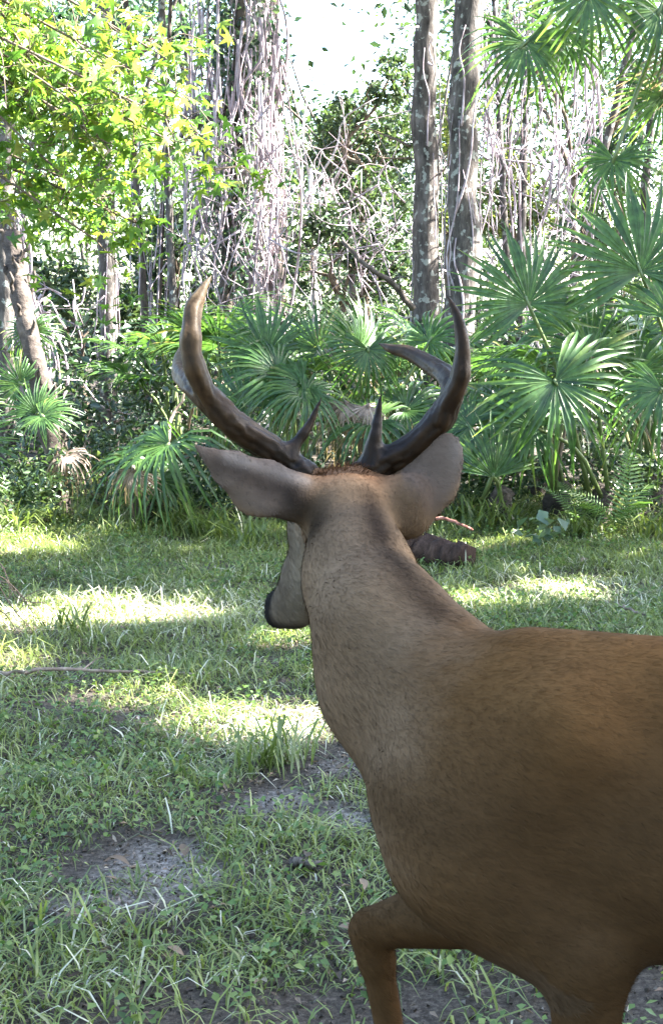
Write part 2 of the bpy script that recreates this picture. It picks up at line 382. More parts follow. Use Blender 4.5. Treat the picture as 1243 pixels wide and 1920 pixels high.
t3b, f3b, d3b = tall_tree('leafy_vine_tree', 'dark slender trunk wrapped in leafy vines beside the sunlit pale trunk', 425, 520, 455, 0, 12.6, .07, M_barkD)
vines_on(t3b, f3b, d3b, .08, 1.2, 4.2, 26, M_vine, spread=4.5, leaf=M_leafB, nl=2400, thick=(.004, .012))
for (a, b, r) in (((440, 180, 12.6), (340, 260, 12.2), .035), ((445, 210, 12.6), (350, 300, 12.4), .02)):
    mb = MB(); limb(mb, P(*a), P(*b), r, r * .4); mb.build('branch', M_barkD, t3b)
for (nm, lb, a, b, Y, r, bk, tp) in (
    ('hardwood_tree', 'mottled slim dark trunk rising behind the drooping palmetto frond', (207, 880), (200, 480), 11.6, .075, M_barkG, 7),
    ('sapling', 'thin brown trunk, left one of the thin pair right of the mottled trunk', (276, 740), (262, 480), 12.6, .036, M_barkD, 6),
    ('sapling', 'thinnest brown trunk, right one of the thin pair right of the mottled trunk', (288, 740), (296, 560), 13.0, .026, M_barkD, 6),
    ('sapling', 'thin grey trunk just left of the left antler', (330, 680), (322, 480), 12.2, .04, M_barkG, 6),
    ('hardwood_tree', 'stout vine-hung trunk leaning at the left edge of the wood', (92, 780), (36, 520), 10.8, .11, M_barkD, 6),
    ('hardwood_tree', 'dark straight trunk at the far left edge', (8, 700), (12, 0), 10.2, .075, M_barkG, 7),
    ('sapling', 'pale bare stem standing behind the palmettos between the antlers', (590, 560), (585, 420), 14.5, .045, M_barkP, 2.6),
    ('hardwood_tree', 'brown trunk half hidden right of the sunlit pale trunk', (522, 560), (518, 380), 14.0, .09, M_barkD, 6),
    ('sapling', 'grey stem behind the large fan leaf at right', (1085, 480), (1165, 150), 14.5, .05, M_barkG, 7),
    ('sapling', 'slim brown stem in the middle of the wood', (660, 520), (655, 330), 15.5, .05, M_barkD, 3),
    ('sapling', 'slim grey stem under the hanging cabbage palm fan', (945, 480), (935, 200), 15.0, .045, M_barkG, 6)):
    t_, f_, d_ = tall_tree(nm, lb, *a, *b, Y, r, bk, top=tp, crown=tp >= 5 and a[0] < 700)
    if 'stout' in lb: vines_on(t_, f_, d_, .12, .2, 3.0, 30, M_vine, spread=2.0, leaf=M_leafA, nl=300)
    if 'mottled' in lb: vines_on(t_, f_, d_, .08, .2, 3.0, 10, M_vine, spread=1.0, thick=(.004, .01))

# leafy understory trees: crowns placed where foliage fills the middle of the wood
def bush_tree(label, blobs, Y, n, s0, s1, mat, tb=.5, group='leafy understory trees', hang=.3):
    ce = []
    for (px, py, rx, ry) in blobs:
        c = P(px, py, Y + R.uniform(-.6, .6)); ce.append((c, (rx * Y / FPX, max(.4, rx * Y / FPX * .8), ry * Y / FPX)))
    mx = np.mean([c for c, r in ce], axis=0)
    root = thing('understory_tree', label, 'tree', (mx[0], mx[1], 0), group)
    mb = MB(); low = min(c[2] - r[2] for c, r in ce); fork = np.array((mx[0], mx[1], max(.4, low)))
    mb.add(*tube(spline([(mx[0], mx[1], -.1), (mx[0] + .05, mx[1], fork[2] * .5), fork], 8), np.linspace(.05, .035, 8), 6))
    for c, r in ce:
        p = limb(mb, fork, c, .028, .012)
        for q in range(7): limb(mb, p[R.integers(2, 7)], c + unit(R.normal(size=3)) * np.array(r) * .85, .009, .003, .05)
    mb.build('trunk', M_twig, root); leafy('crown', root, ce, n, s0, s1, mat, tb=tb, hang=hang)
    return root
bush_tree('tall airy green tree right of the sky gap', [(728, 150, 45, 45), (650, 225, 70, 45), (720, 260, 70, 70), (610, 300, 50, 60), (690, 360, 70, 50)], 15.0, 3600, .05, .1, M_leafA, .6)
bush_tree('sunlit yellow-green tree seen between the two grey trunks', [(835, 250, 30, 90), (840, 420, 30, 60)], 16.0, 900, .06, .1, M_leafY, .7)
bush_tree('bright yellow-green tree under the hanging cabbage palm fan', [(960, 330, 60, 50), (1010, 400, 50, 40), (930, 400, 45, 45)], 15.5, 1500, .06, .1, M_leafY, .6)
bush_tree('leafy tree behind the mottled slim trunk', [(120, 560, 70, 60), (60, 520, 60, 50), (230, 590, 60, 60), (160, 650, 70, 40)], 13.5, 2500, .05, .1, M_leafA, .6)
bush_tree('dense dark tree behind the thin pair of trunks', [(310, 480, 60, 60), (350, 420, 50, 50), (290, 560, 60, 50), (380, 560, 40, 60)], 14.0, 2400, .05, .1, M_leafA, .4)
bush_tree('dark leafy tree behind the palmettos between the antlers', [(600, 440, 60, 50), (680, 460, 70, 45), (730, 520, 50, 50), (560, 500, 40, 50)], 14.0, 2300, .05, .09, M_leafA, .35)
bush_tree('bluish foliage at the top left behind the sweetgum', [(90, 40, 70, 45), (230, 20, 70, 30), (40, 110, 40, 40), (330, 60, 40, 40)], 15.0, 1500, .06, .11, M_leafB, .4)
bush_tree('bluish foliage behind the cabbage palm at top right', [(930, 40, 60, 40), (1050, 90, 60, 50), (1190, 150, 60, 60), (1150, 270, 60, 60)], 15.5, 2100, .06, .1, M_leafB, .5)
bush_tree('low green tree at the right edge behind the fan leaves', [(1100, 420, 60, 60), (1200, 560, 60, 80), (1150, 330, 50, 50)], 14.0, 1800, .05, .09, M_leafA, .5)

# the wood beyond: foliage that reads as one mass, and bare stems in it
C = []
for q in range(2300):
    Y = R.uniform(16, 34); x = R.uniform(-.5, .29) * Y * 1.0
    ang = x / Y
    hmax = 1.3 + Y * (.125 if -.05 < ang < .05 else .225)
    z = R.uniform(.0, 1) * hmax
    C.append((x, Y, z))
C = np.array(C); m = 34
pts = np.repeat(C, m, 0) + R.normal(size=(len(C) * m, 3)) * np.array((.38, .38, .3))
pts = pts[pts[:, 2] > .02]
V, F = leaf_cloud(pts, R.uniform(.08, .17, len(pts)), R, .4, .5, .12, .3)
tb = np.clip(np.repeat(R.random(len(C)), m)[:len(pts)] * .7 + R.normal(.15, .2, len(pts)), 0, 1)
tag(obj('distant_foliage', mesh_data('distant_foliage', V, F, M_leafA, tint=np.repeat(tb, 4))), 'hazy mass of leaves deep in the wood', None, None, 'stuff')
mb = MB()
for q in range(70):
    Y = R.uniform(15, 32); x = R.uniform(-.33, .33) * Y
    if -.06 < x / Y < .06: continue
    h = R.uniform(2.5, 7); r = R.uniform(.015, .07)
    b = np.array((x, Y, -.1)); p = spline([b, b + (R.normal(0, .15), 0, h * .5), b + (R.normal(0, .4), R.normal(0, .3), h)], 9)
    mb.add(*tube(p, np.linspace(r, r * .5, 9), 6))
V, F, T = mb.out()
tag(obj('distant_stems', mesh_data('distant_stems', V, F, M_barkG, tint=T)), 'thin bare stems crowded deep in the wood', None, None, 'stuff')
C = []
for q in range(760):
    Y = R.uniform(9.3, 17); C.append((R.uniform(-.33, .31) * Y, Y, R.uniform(.03, 1) ** 1.3 * (.5 + .05 * Y)))
C = np.array(C); m = 42; pts = np.repeat(C, m, 0) + R.normal(size=(len(C) * m, 3)) * np.array((.2, .2, .15)); pts = pts[pts[:, 2] > .01]
V, F = leaf_cloud(pts, R.uniform(.04, .1, len(pts)), R, .5, .5, .12, .3)
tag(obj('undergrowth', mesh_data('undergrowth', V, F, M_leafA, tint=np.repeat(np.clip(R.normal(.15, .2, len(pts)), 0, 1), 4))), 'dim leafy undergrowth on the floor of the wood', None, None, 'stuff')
C = np.stack([R.uniform(-9, 9, 500), R.uniform(-7, -2.2, 500), R.uniform(.2, 9, 500)], 1); pts = np.repeat(C, 30, 0) + R.normal(0, .45, (15000, 3))
V, F = leaf_cloud(pts, R.uniform(.16, .3, len(pts)), R, .4, .6)
tag(obj('unseen_sky_blocker', mesh_data('unseen_sky_blocker', V, F, M_leafA, tint=np.repeat(R.random(len(pts)), 4))), 'added unseen leaf mass behind the camera, blocking low sky light', None, None, 'stuff')  # unseen leaves added behind the camera to dim the light on the deer
# tangle of bare vine twigs, sunlit, in the middle of the wood
mb = MB()
for (px, py, sx, sy, n, Y) in ((450, 420, 60, 90, 70, 12.4), (610, 400, 60, 70, 50, 13.4), (720, 440, 50, 60, 35, 13), (930, 300, 90, 140, 50, 12.5), (70, 600, 60, 90, 40, 11.2), (1000, 300, 60, 120, 40, 12)):
    for q in range(n):
        a = P(px + R.normal(0, sx), py + R.normal(0, sy), Y + R.normal(0, .3)); L = R.uniform(.25, .9)
        dr = unit(R.normal(size=3) * np.array((.5, .5, 1))) * L
        limb(mb, a, a + dr, R.uniform(.004, .010), .002, -.05, 9, wig=.1)
V, F, T = mb.out()
for q in range(150):
    px = R.uniform(350, 525) if q < 100 else R.uniform(900, 1120); a = P(px, R.uniform(-60, 330), R.uniform(12.1, 13.0)); L = R.uniform(.6, 1.9)
    pp = spline([a, a + (R.normal(0, .05), R.normal(0, .05), -L * .35), a + (R.normal(0, .1), R.normal(0, .08), -L * .7), a + (R.normal(0, .16), R.normal(0, .1), -L)], 14)
    tk = R.uniform(.005, .017); mb.add(*tube(pp, np.linspace(tk, tk * .35, 14), 6))
V, F, T = mb.out()
tag(obj('vine_tangle', mesh_data('vine_tangle', V, F, M_vine, tint=T)), 'tangle of bare pale vine twigs in the wood', None, None, 'stuff')

# shade trees out to the right, whose crowns keep the clearing in shadow except for gaps
GAPS = [(g_ - SUN * .12 / SUN[2], a_ + .12, b_ + .12) for g_, a_, b_ in [(G(290, 1148), .36, .17), (G(120, 1165), .32, .09), (G(565, 1350), .22, .16), (G(1050, 1112), .26, .16), (G(1160, 985), .25, .2), (G(330, 1300), .08, .06), (G(90, 1000), .4, .4), (G(960, 1130), .2, .1), (G(60, 1245), .1, .05), (G(640, 1205), .15, .05)]]
shade = []
for si, (cx, cy, cz) in enumerate(((8.4, 2.7, 7.6), (7.6, 6.0, 7.2), (9.6, 8.6, 8.0), (10.6, 5.0, 8.6), (6.6, 8.8, 7.0), (8.6, 12.0, 7.4), (10.2, 15.6, 8.0), (9.4, 19.0, 8.0))):  # last three are unseen oaks added to cut sun on the background
    root = thing('shade_oak', ['broad oak shading the deer from the right', 'oak casting shade over the middle of the clearing', 'oak shading the palmettos from the right', 'tall oak behind the other shade trees', 'oak shading the left of the clearing', 'added unseen oak shading the pair of grey trunks', 'added unseen oak shading the deeper wood', 'farthest added unseen oak, shading the background from the right'][si], 'tree', (cx + .6, cy + .4, 0), 'oaks around the clearing')
    mb = MB(); trunk_mesh(mb, [(cx + .6, cy + .4, -.2), (cx + .3, cy + .2, 3), (cx, cy, cz)], .22, .12)
    n = 11500 if si < 5 else 6500
    c = unit(R.normal(size=(n // 14, 3))) * (R.random((n // 14, 1)) ** .4) * np.array((3.0, 2.6, 1.5)) + (cx, cy, cz)
    for q in range(14): limb(mb, (cx, cy, cz - 2.2), c[q], .06, .02)
    mb.build('trunk', M_barkG, root, True)
    C = c[R.integers(0, len(c), n)] + R.normal(0, .25, (n, 3))
    g = C - SUN * (C[:, 2:3] / SUN[2]); keep = np.ones(n, bool)
    for (gc, rx, ry) in GAPS: keep &= ((g[:, 0] - gc[0]) / rx) ** 2 + ((g[:, 1] - gc[1]) / ry) ** 2 > 1
    keep &= (g[:, 0] > -2.6) | (g[:, 1] > 7.2); keep &= ~((g[:, 1] > 7.0) & (fbm(g[:, 0] * 1.8, g[:, 1] * 1.8, 21) > .44))
    keep &= ~((g[:, 1] > 3.4) & (fbm(g[:, 0] * 4, g[:, 1] * 4, 31) > .68))
    C = C[keep]; V, F = leaf_cloud(C, R.uniform(.12, .2, len(C)), R, .8, .6)
    part('crown', V, F, M_leafA, root, tint=np.repeat(np.clip(R.normal(.5, .25, len(C)), 0, 1), 4))

root = thing('added_overhead_oak', 'added unseen oak blocking sky light above the palmettos', 'tree', (-3.7, 9.6, 0), 'oaks around the clearing'); root['group'] = 'oaks around the clearing'  # unseen crown added overhead to keep sky light off the palmettos
mb = MB(); trunk_mesh(mb, [(-3.7, 9.6, -.2), (-3.6, 9.6, 3), (-3.2, 9.6, 6)], .2, .12)
c = np.stack([R.uniform(-3.6, 2.4, 560), R.uniform(7.6, 13.5, 560), R.uniform(5.3, 7.6, 560)], 1)
for q in range(16): limb(mb, (-3.3, 9.6, 5.2), c[q] + (0, 0, .3), .06, .02)
mb.build('trunk', M_barkG, root, True); n = 11000; C = c[R.integers(0, 560, n)] + R.normal(0, .25, (n, 3))
V, F = leaf_cloud(C, R.uniform(.12, .2, n), R, .8, .6); part('crown', V, F, M_leafA, root, tint=np.repeat(np.clip(R.normal(.5, .25, n), 0, 1), 4))

# ------------------------------------------------------------------ palmettos
def fan_mesh(name, mat, n=34, spread=250, droop=.25, split=.5, seed=0, fold=.5, cup=.15, dead=0):
    rng = np.random.default_rng(seed); mb = MB()
    ts = np.array((.02, .28, .5, .68, .84, 1.0))
    for i in range(n):
        a = math.radians(spread) * (i / (n - 1) - .5) + rng.normal(0, .022)
        L = (1 - .18 * abs(i / (n - 1) - .5) * 2) * rng.uniform(.82, 1.05)
        half = math.radians(spread) / (n - 1) / 2
        w = np.where(ts <= split, ts * math.tan(half) * 1.0, split * math.tan(half) * np.clip((1 - ts) / (1 - split), 0, 1) ** .8)
        w = np.maximum(w, .0012)
        d = np.array((math.sin(a), math.cos(a), 0)); s = np.array((math.cos(a), -math.sin(a), 0))
        dr = droop * rng.uniform(.5, 1.6) * (1 + dead * 2 * rng.random())
        z = cup * ts * (1 - ts) * 2 - dr * np.clip(ts - .3, 0, 1) ** 2 * 1.6
        sh = rng.normal(0, .09) * np.clip(ts - .4, 0, 1) ** 2 * 2
        rad = ts * L - .25 * dr * np.clip(ts - .3, 0, 1) ** 2
        c = rad[:, None] * d + np.outer(sh, s); c[:, 2] = z
        up = np.array((0, 0, 1.)) * fold
        l = c + s * w[:, None] + up * w[:, None]; r = c - s * w[:, None] + up * w[:, None]
        V = np.stack([l, c, r], 1).reshape(-1, 3); k = np.arange(len(ts) - 1)[:, None] * 3
        F = np.concatenate([k + np.array([[0, 1, 4, 3]]), k + np.array([[1, 2, 5, 4]])])
        tt = np.clip(rng.normal(.4, .18), 0, .85) + np.repeat((.15 + .45 * (rng.random() < .3)) * ts ** 4, 3)
        mb.add(V, F, np.clip(tt, 0, 1))
    V, F, T = mb.out(); return mesh_data(name, V, F, mat, tint=T)
FAN = [fan_mesh('frond', M_palm, 34, 250, .12, .46, 1), fan_mesh('frond', M_palm, 30, 280, .3, .38, 2), fan_mesh('frond', M_palm, 28, 220, .22, .42, 3),
       fan_mesh('frond', M_palm, 32, 300, .5, .34, 4), fan_mesh('frond', M_palm, 30, 260, .8, .3, 5), fan_mesh('frond', M_palm, 28, 150, .12, .6, 6)]
FAND = [fan_mesh('dead_frond', M_palmdead, 24, 160, 1.0, .3, 7, dead=1), fan_mesh('dead_frond', M_palmdead, 22, 120, .7, .3, 8, dead=1)]
def frond(plant, base, hub, D, N, rad, var=0, dead=False, pr=.011):
    D = unit(D); N = unit(np.asarray(N, float) - D * np.dot(N, D)); S = np.cross(D, N)
    M = Matrix(((S[0] * rad, D[0] * rad, N[0] * rad, hub[0]), (S[1] * rad, D[1] * rad, N[1] * rad, hub[1]), (S[2] * rad, D[2] * rad, N[2] * rad, hub[2]), (0, 0, 0, 1)))
    me = (FAND if dead else FAN)[var]
    o = obj('dead_frond' if dead else 'frond', me, plant); o.matrix_basis = Matrix.Translation(-Vector(plant.location)) @ M
    base = np.asarray(base, float); hub = np.asarray(hub, float)
    mid = (base + hub) / 2 + np.array((0, 0, .12 * np.linalg.norm(hub - base))) - D * .1 * rad
    p = spline([base, mid, hub, hub + D * rad * .06], 9)
    V, F = tube(p, np.linspace(pr * 1.3, pr * .7, 9), 6)
    q = obj('petiole', mesh_data('petiole', V, F, M_palmdead if dead else M_petiole, tint=np.full(len(V), .5)), o)
    q.matrix_parent_inverse = M.inverted()
    return o
def palmetto(label, base, fr, group='saw palmettos along the clearing edge', name='saw_palmetto'):
    root = thing(name, label, 'palmetto', (base[0], base[1], 0), group)
    b = np.array((base[0], base[1], .06))
    mb = MB(); mb.add(*tube(spline([b - (0, 0, .15), b + (.02, .03, .08), b + (.05, .02, .16)], 6), np.linspace(.09, .06, 6), 8, .15), 0.5); mb.build('stem', M_palmtrunk, root, True)
    for f in fr: frond(root, b + (R.normal(0, .04), R.normal(0, .04), .1), *f)
    return root
def H(px, py, Y, tx, ty, dY, N, var, rad=None, dead=False):
    """frond whose hub is at one bearing and whose middle leaflet ends at another"""
    h = P(px, py, Y); t = P(tx, ty, Y + dY); r = np.linalg.norm(t - h)
    return (h, t - h, N, rad or r, var, dead)
CAMN = np.array((0, -1, .3))
def rnd(base, n, h0=.5, h1=1.2, r0=.38, r1=.52, reach=.5):
    out = []
    for q in range(n):
        a = q * 2.4 + R.uniform(-.4, .4); o = np.array((math.cos(a), math.sin(a), 0)); e = R.uniform(.2, 1)
        hub = np.array((base[0], base[1], 0)) + o * reach * e + np.array((0, 0, h0 + (h1 - h0) * (1 - e * .7) * R.uniform(.8, 1.1)))
        D = o * (.4 + e) + np.array((0, 0, 1.0 - 1.1 * e)); N = np.array((0, 0, 1.)) + o * (-.8 + e) + R.normal(0, .2, 3)
        out.append((hub, D, N, R.uniform(r0, r1) * (.75 if q % 6 == 5 else 1), int(R.integers(0, 5)) if q % 6 != 5 else q // 6 % 2, q % 6 == 5))
    return out
# right-hand clump
b = G(1120, 985); 
palmetto('large saw palmetto at right with a starburst fan leaf facing the clearing', b, [
    H(1040, 715, 7.4, 1110, 850, -.15, (-.15, -.75, .65), 1, .56), H(990, 570, 7.7, 955, 400, .1, (.15, -1, .25), 0, .52),
    H(1105, 665, 7.8, 1120, 545, .1, (.1, -1, .4), 2, .42), H(1000, 800, 7.6, 900, 760, .1, (-.3, -.7, .6), 3, .45)])
b = G(1300, 985)
palmetto('saw palmetto at the right edge with the tallest fan leaf', b, [
    H(1200, 510, 7.7, 1185, 290, .15, (.05, -1, .2), 0, .62), H(1240, 730, 7.3, 1200, 860, -.2, (0, -.5, .9), 4, .5),
    H(1190, 700, 7.9, 1150, 600, .1, (-.2, -1, .3), 1, .4), H(1260, 600, 7.6, 1330, 480, .1, (-.2, -1, .4), 2, .5)])
b = G(930, 990)
palmetto('low saw palmetto with a dark upright fan right of the right ear', b, [
    H(925, 895, 7.5, 918, 765, .05, (.1, -1, .2), 5, .38), H(880, 800, 7.8, 800, 780, .1, (-.2, -.8, .6), 1, .4), H(960, 790, 7.9, 930, 690, .1, (0, -1, .4), 2, .38)])
b = G(690, 960)
palmetto('saw palmetto between the antlers with a fan glowing yellow-green', b, [
    H(672, 660, 8.4, 668, 540, .1, (.7, -.6, .2), 5, .42), H(690, 655, 8.3, 705, 780, -.1, (.1, -.7, .75), 4, .42),
    H(600, 655, 8.6, 545, 560, .1, (-.3, -.9, .3), 2, .36), H(805, 640, 8.5, 850, 570, .1, (-.5, -.7, .4), 1, .36),
    H(700, 790, 8.2, 560, 800, .0, (-.2, -.5, .85), 3, .5), H(760, 770, 8.3, 880, 760, .05, (.2, -.6, .8), 1, .45),
    H(650, 755, 8.2, 620, 880, -.2, (0, -.9, .4), 0, .34, True), H(690, 760, 8.2, 680, 890, -.2, (.2, -.9, .4), 1, .34, True), H(670, 765, 8.25, 735, 880, -.1, (.2, -.9, .4), 0, .3, True)])
b = G(500, 965)
palmetto('saw palmetto behind the left antler with a broad dark fan', b, [
    H(500, 665, 8.6, 490, 545, .1, (.1, -1, .3), 0, .44), H(520, 700, 8.3, 420, 650, .0, (-.2, -.6, .8), 1, .42),
    H(570, 720, 8.2, 470, 740, -.1, (-.1, -.6, .8), 2, .44), H(460, 760, 8.4, 400, 700, .1, (-.3, -.8, .5), 1, .4), H(570, 740, 8.1, 640, 800, -.2, (.1, -.5, .9), 3, .42)])
b = G(265, 985)
palmetto('palmetto at left whose arching frond droops to the grass', b, [
    H(318, 832, 7.7, 235, 900, -.2, (-.3, -.45, .85), 4, .62), H(300, 900, 7.9, 380, 900, .1, (.2, -.6, .8), 3, .4),
    H(270, 860, 8.0, 210, 880, -.1, (-.3, -.5, .8), 4, .5), H(250, 880, 7.7, 235, 990, -.1, (0, -1, .2), 0, .32, True)])
b = G(-60, 985)
palmetto('palmetto at the left edge with sunlit white leaflets', b, [
    H(-45, 835, 6.8, 50, 830, -.1, (.1, -.9, .5), 1, .27), H(-50, 760, 7.2, -20, 700, .1, (.1, -.9, .4), 0, .2), H(-50, 900, 7.0, 10, 950, -.1, (.2, -.7, .7), 3, .22)])
for (px, py, Y, lb) in ((420, 930, 9.4, 'palmetto in the shade behind the left ear'), (800, 930, 9.6, 'palmetto behind the right antler'), (1010, 930, 9.2, 'palmetto filling the shade behind the starburst fan'), (1190, 930, 9.4, 'rear palmetto at the right edge'), (640, 900, 10.0, 'rear palmetto behind the glowing fan'), (330, 900, 10.2, 'rear palmetto among the thin trunks'), (1040, 960, 8.3, 'low palmetto crowding in under the starburst fan'), (1215, 970, 8.4, 'low palmetto crowding the right edge'), (560, 940, 8.9, 'low palmetto in the dark between the antler bases')):
    b = P(px, py, Y); palmetto(lb, b, rnd(b, 8))

# cabbage palm at top right, and the leaning one at lower left
def cabbage(label, pts, r, fr, near=False):
    root = thing('cabbage_palm', label, 'palm', (pts[0][0], pts[0][1], 0), 'cabbage palms')
    mb = MB(); p = spline(pts, 26); mb.add(*tube(p, r * (1 + .12 * np.sin(np.arange(26) * 2.1)), 10, .12)); mb.build('trunk', M_palmtrunk, root, True)
    mb = MB()
    for q in range(34):
        t = R.uniform(.15, 1); c = p[int(t * 25)]; a = R.uniform(0, 6.28); o = np.array((math.cos(a), math.sin(a), 0))
        limb(mb, c + o * r * .8, c + o * r * 1.35 + np.array((0, 0, R.uniform(.06, .16))), .016, .008, 0, 4)
    x = mb.build('leaf_bases', M_palmtrunk, root); x['kind'] = 'stuff'
    for f in fr: frond(root, (p[np.linalg.norm(p - f[0], axis=1).argmin()] if near else p[-1]) + R.normal(0, .04, 3), *f, pr=.012 if near else .016)
    return root
tp = P(1330, -60, 9.6)
cabbage('cabbage palm at top right with hanging fan leaves', [(tp[0] + .1, 9.6, -.1), (tp[0] + .08, 9.6, 1.5), tp], .12, [
    H(985, 80, 9.2, 985, 255, -.1, (0, -.75, .65), 4, .6), H(1150, 300, 9.6, 1120, 420, -.1, (-.2, -.8, .5), 4, .5), H(1105, -10, 9.0, 1100, 150, -.1, (0, -.8, .6), 3, .55), H(1235, 20, 9.3, 1243, 170, -.1, (0, -.8, .6), 4, .6),
    H(1240, 180, 9.8, 1235, 300, -.1, (0, -.8, .6), 3, .45), H(1020, -60, 9.6, 960, -120, 0, (0, -.5, .9), 1, .6), H(1150, -120, 9.9, 1180, -220, .2, (0, -.5, .9), 1, .6), H(1060, 60, 10.1, 1085, 240, .1, (0, -.9, .3), 4, .6),
    H(1290, 60, 9.5, 1300, 260, -.05, (.2, -.9, .3), 1, .6, True)])
bs = P(125, 935, 8.2); bs[2] = 0; tp = P(20, 440, 8.9)
cabbage('leaning dark palm trunk at lower left hung with dead leaves', [bs - (0, 0, .1), P(85, 760, 8.4), P(50, 600, 8.6), tp], .06, [
    H(70, 775, 8.2, 100, 700, .1, (.1, -1, .3), 0, .26), H(80, 780, 8.1, 150, 800, -.1, (.2, -.7, .6), 1, .26), H(40, 720, 8.4, 0, 690, 0, (-.2, -1, .4), 2, .25),
    H(120, 850, 8.15, 165, 925, -.1, (.3, -.9, .4), 0, .32, True), H(60, 620, 8.7, 55, 700, -.1, (0, -1, .3), 3, .26)], True)

# ------------------------------------------------------------------ ferns, sedges, broadleaf plants at the clearing edge
def fern_mesh(seed):
    rng = np.random.default_rng(seed); mb = MB(); n = 22
    t = np.linspace(.08, 1, n); ax_ = np.stack([np.zeros(n), t - .15 * t ** 3, .35 * t - .5 * t ** 2.2], 1)
    mb.add(*tube(ax_, np.linspace(.006, .002, n), 4), .6)
    for i in range(n):
        L = .2 * math.sin(math.pi * min(1, .12 + .95 * t[i]) ** .8) * rng.uniform(.9, 1.1) + .012
        for s in (-1, 1):
            d = unit(np.array((s, .35, -.12 + rng.normal(0, .06)))); w = .018
            c = ax_[i]; u = np.array((0, 1, 0)); V = [c - u * w * .5, c + d * L * .5 - u * w * .55, c + d * L, c + d * L * .5 + u * w * .55, c + u * w * .5]
            mb.add(V, np.array([[0, 1, 3], [0, 3, 4], [1, 2, 3]]), np.clip(.5 + rng.normal(0, .2), 0, 1))
    V, F, T = mb.out(); return mesh_data('frond', V, F, M_fern, tint=T)
FERN = [fern_mesh(s) for s in (1, 2, 3)]
def fern(label, base, dirs, L):
    root = thing('fern', label, 'fern', (base[0], base[1], float(gz(base[0], base[1]))), 'ferns at the clearing edge')
    for k, (az, el, f) in enumerate(dirs):
        o = obj('frond', FERN[k % 3], root); o.rotation_euler = (math.radians(el), R.uniform(-.3, .3), math.radians(az)); s = L * f; o.scale = (s, s, s)
fern('bright yellow-green fern upright beside the right-hand palmetto', G(1160, 1000), [(10, 78, 1.1), (-40, 45, .9), (60, 40, .9), (120, 35, .8), (200, 40, .8), (280, 35, .9)], .55)
fern('arching fern with a pale sunlit frond near the ground', G(1085, 990), [(70, 50, 1.), (20, 60, .9), (-60, 35, .9), (150, 30, .8), (230, 35, .8)], .42)
fern('small fern at the foot of the left palmetto', G(60, 985), [(70, 50, 1.), (0, 60, .9), (-60, 35, .9), (150, 30, .8), (230, 35, .8)], .4)
def sedge(label, base, n, L, w, mat=M_grass, lean=.9, name='sedge_clump', tb=.5):
    root = thing(name, label, 'plant', (base[0], base[1], 0), 'plants at the clearing edge')
    b = np.array((base[0], base[1], 0)) + R.normal(0, .05, (n, 3)) * (1, 1, 0); b[:, 2] = gz(b[:, 0], b[:, 1])
    V, F = blades(b, R.uniform(.5, 1.1, n) * L, w * R.uniform(.7, 1.2, n), R, lean)
    o = part('leaves', V, F, mat, root, tint=np.repeat(np.clip(R.normal(tb, .15, n), 0, .9), 7)); o['kind'] = 'stuff'
for (px, py, n, L, lb) in ((385, 1010, 60, .42, 'arching sedge clump below the left ear'), (340, 1000, 50, .4, 'sedge clump beside the drooping palmetto frond'), (430, 1020, 40, .38, 'sedge clump left of the deer face'), (900, 1000, 60, .4, 'sedge clump beside the dark log'), (960, 1000, 50, .36, 'sedge clump below the dark upright fan'), (870, 985, 50, .42, 'sedge clump right of the right ear'), (1080, 1010, 40, .3, 'sedge clump in front of the ferns'), (1220, 1010, 40, .34, 'sedge clump at the right edge'), (30, 1000, 50, .36, 'sedge clump at the left edge'), (120, 990, 40, .34, 'sedge clump at the foot of the leaning palm'), (510, 1440, 70, .2, 'low grass tuft on the bare ground in mid clearing'), (130, 1190, 50, .22, 'grass tuft beside the left sunlit patch'), (470, 1030, 50, .36, 'sedge clump behind the deer nose')):
    sedge(lb, G(px, py), n, L * (.72 if L > .25 else 1), .013 if L > .25 else .008, tb=.3)
def shrub(label, px, py, rx, rz, n, mat=M_leafA, s=(.03, .06)):
    b = G(px, py); root = thing('shrub', label, 'shrub', (b[0], b[1], 0), 'low shrubs at the clearing edge')
    mb = MB(); c = np.array((b[0], b[1], rz))
    for q in range(9): limb(mb, (b[0], b[1], -.02), c + unit(R.normal(size=3)) * np.array((rx, rx, rz)) * .8, .006, .002)
    mb.build('stem', M_twig, root); leafy('foliage', root, [(c, (rx, rx * .8, rz))], n, *s, mat, tb=.5)
for a in (('dark leafy shrub left of the leaning palm', 50, 985, .35, .22, 900), ('leafy shrub under the left ear', 330, 985, .4, .25, 1000), ('leafy shrub behind the deer face', 470, 985, .4, .25, 900), ('leafy shrub under the dark upright fan', 890, 965, .4, .26, 1000), ('dark shrub behind the ferns', 1130, 955, .45, .26, 1000), ('dark shrub at the right edge', 1235, 985, .35, .22, 700), ('leafy shrub behind the dark log', 790, 975, .4, .28, 800), ('shrub in shade behind the drooping frond', 200, 960, .4, .3, 900)):
    shrub(*a)
bl = G(1015, 1030); root = thing('broadleaf_plant', 'small bluish broad-leaved plant catching the sun at the grass edge', 'plant', (bl[0], bl[1], 0))
c = np.array((bl[0], bl[1], .09)) + R.normal(0, .05, (26, 3)); V, F = leaf_cloud(c, R.uniform(.07, .11, 26), R, 1.0, .7, .1)
o = part('leaves', V, F, M_leafB, root, tint=np.repeat(R.uniform(.6, 1, 26), 4)); o['kind'] = 'stuff'

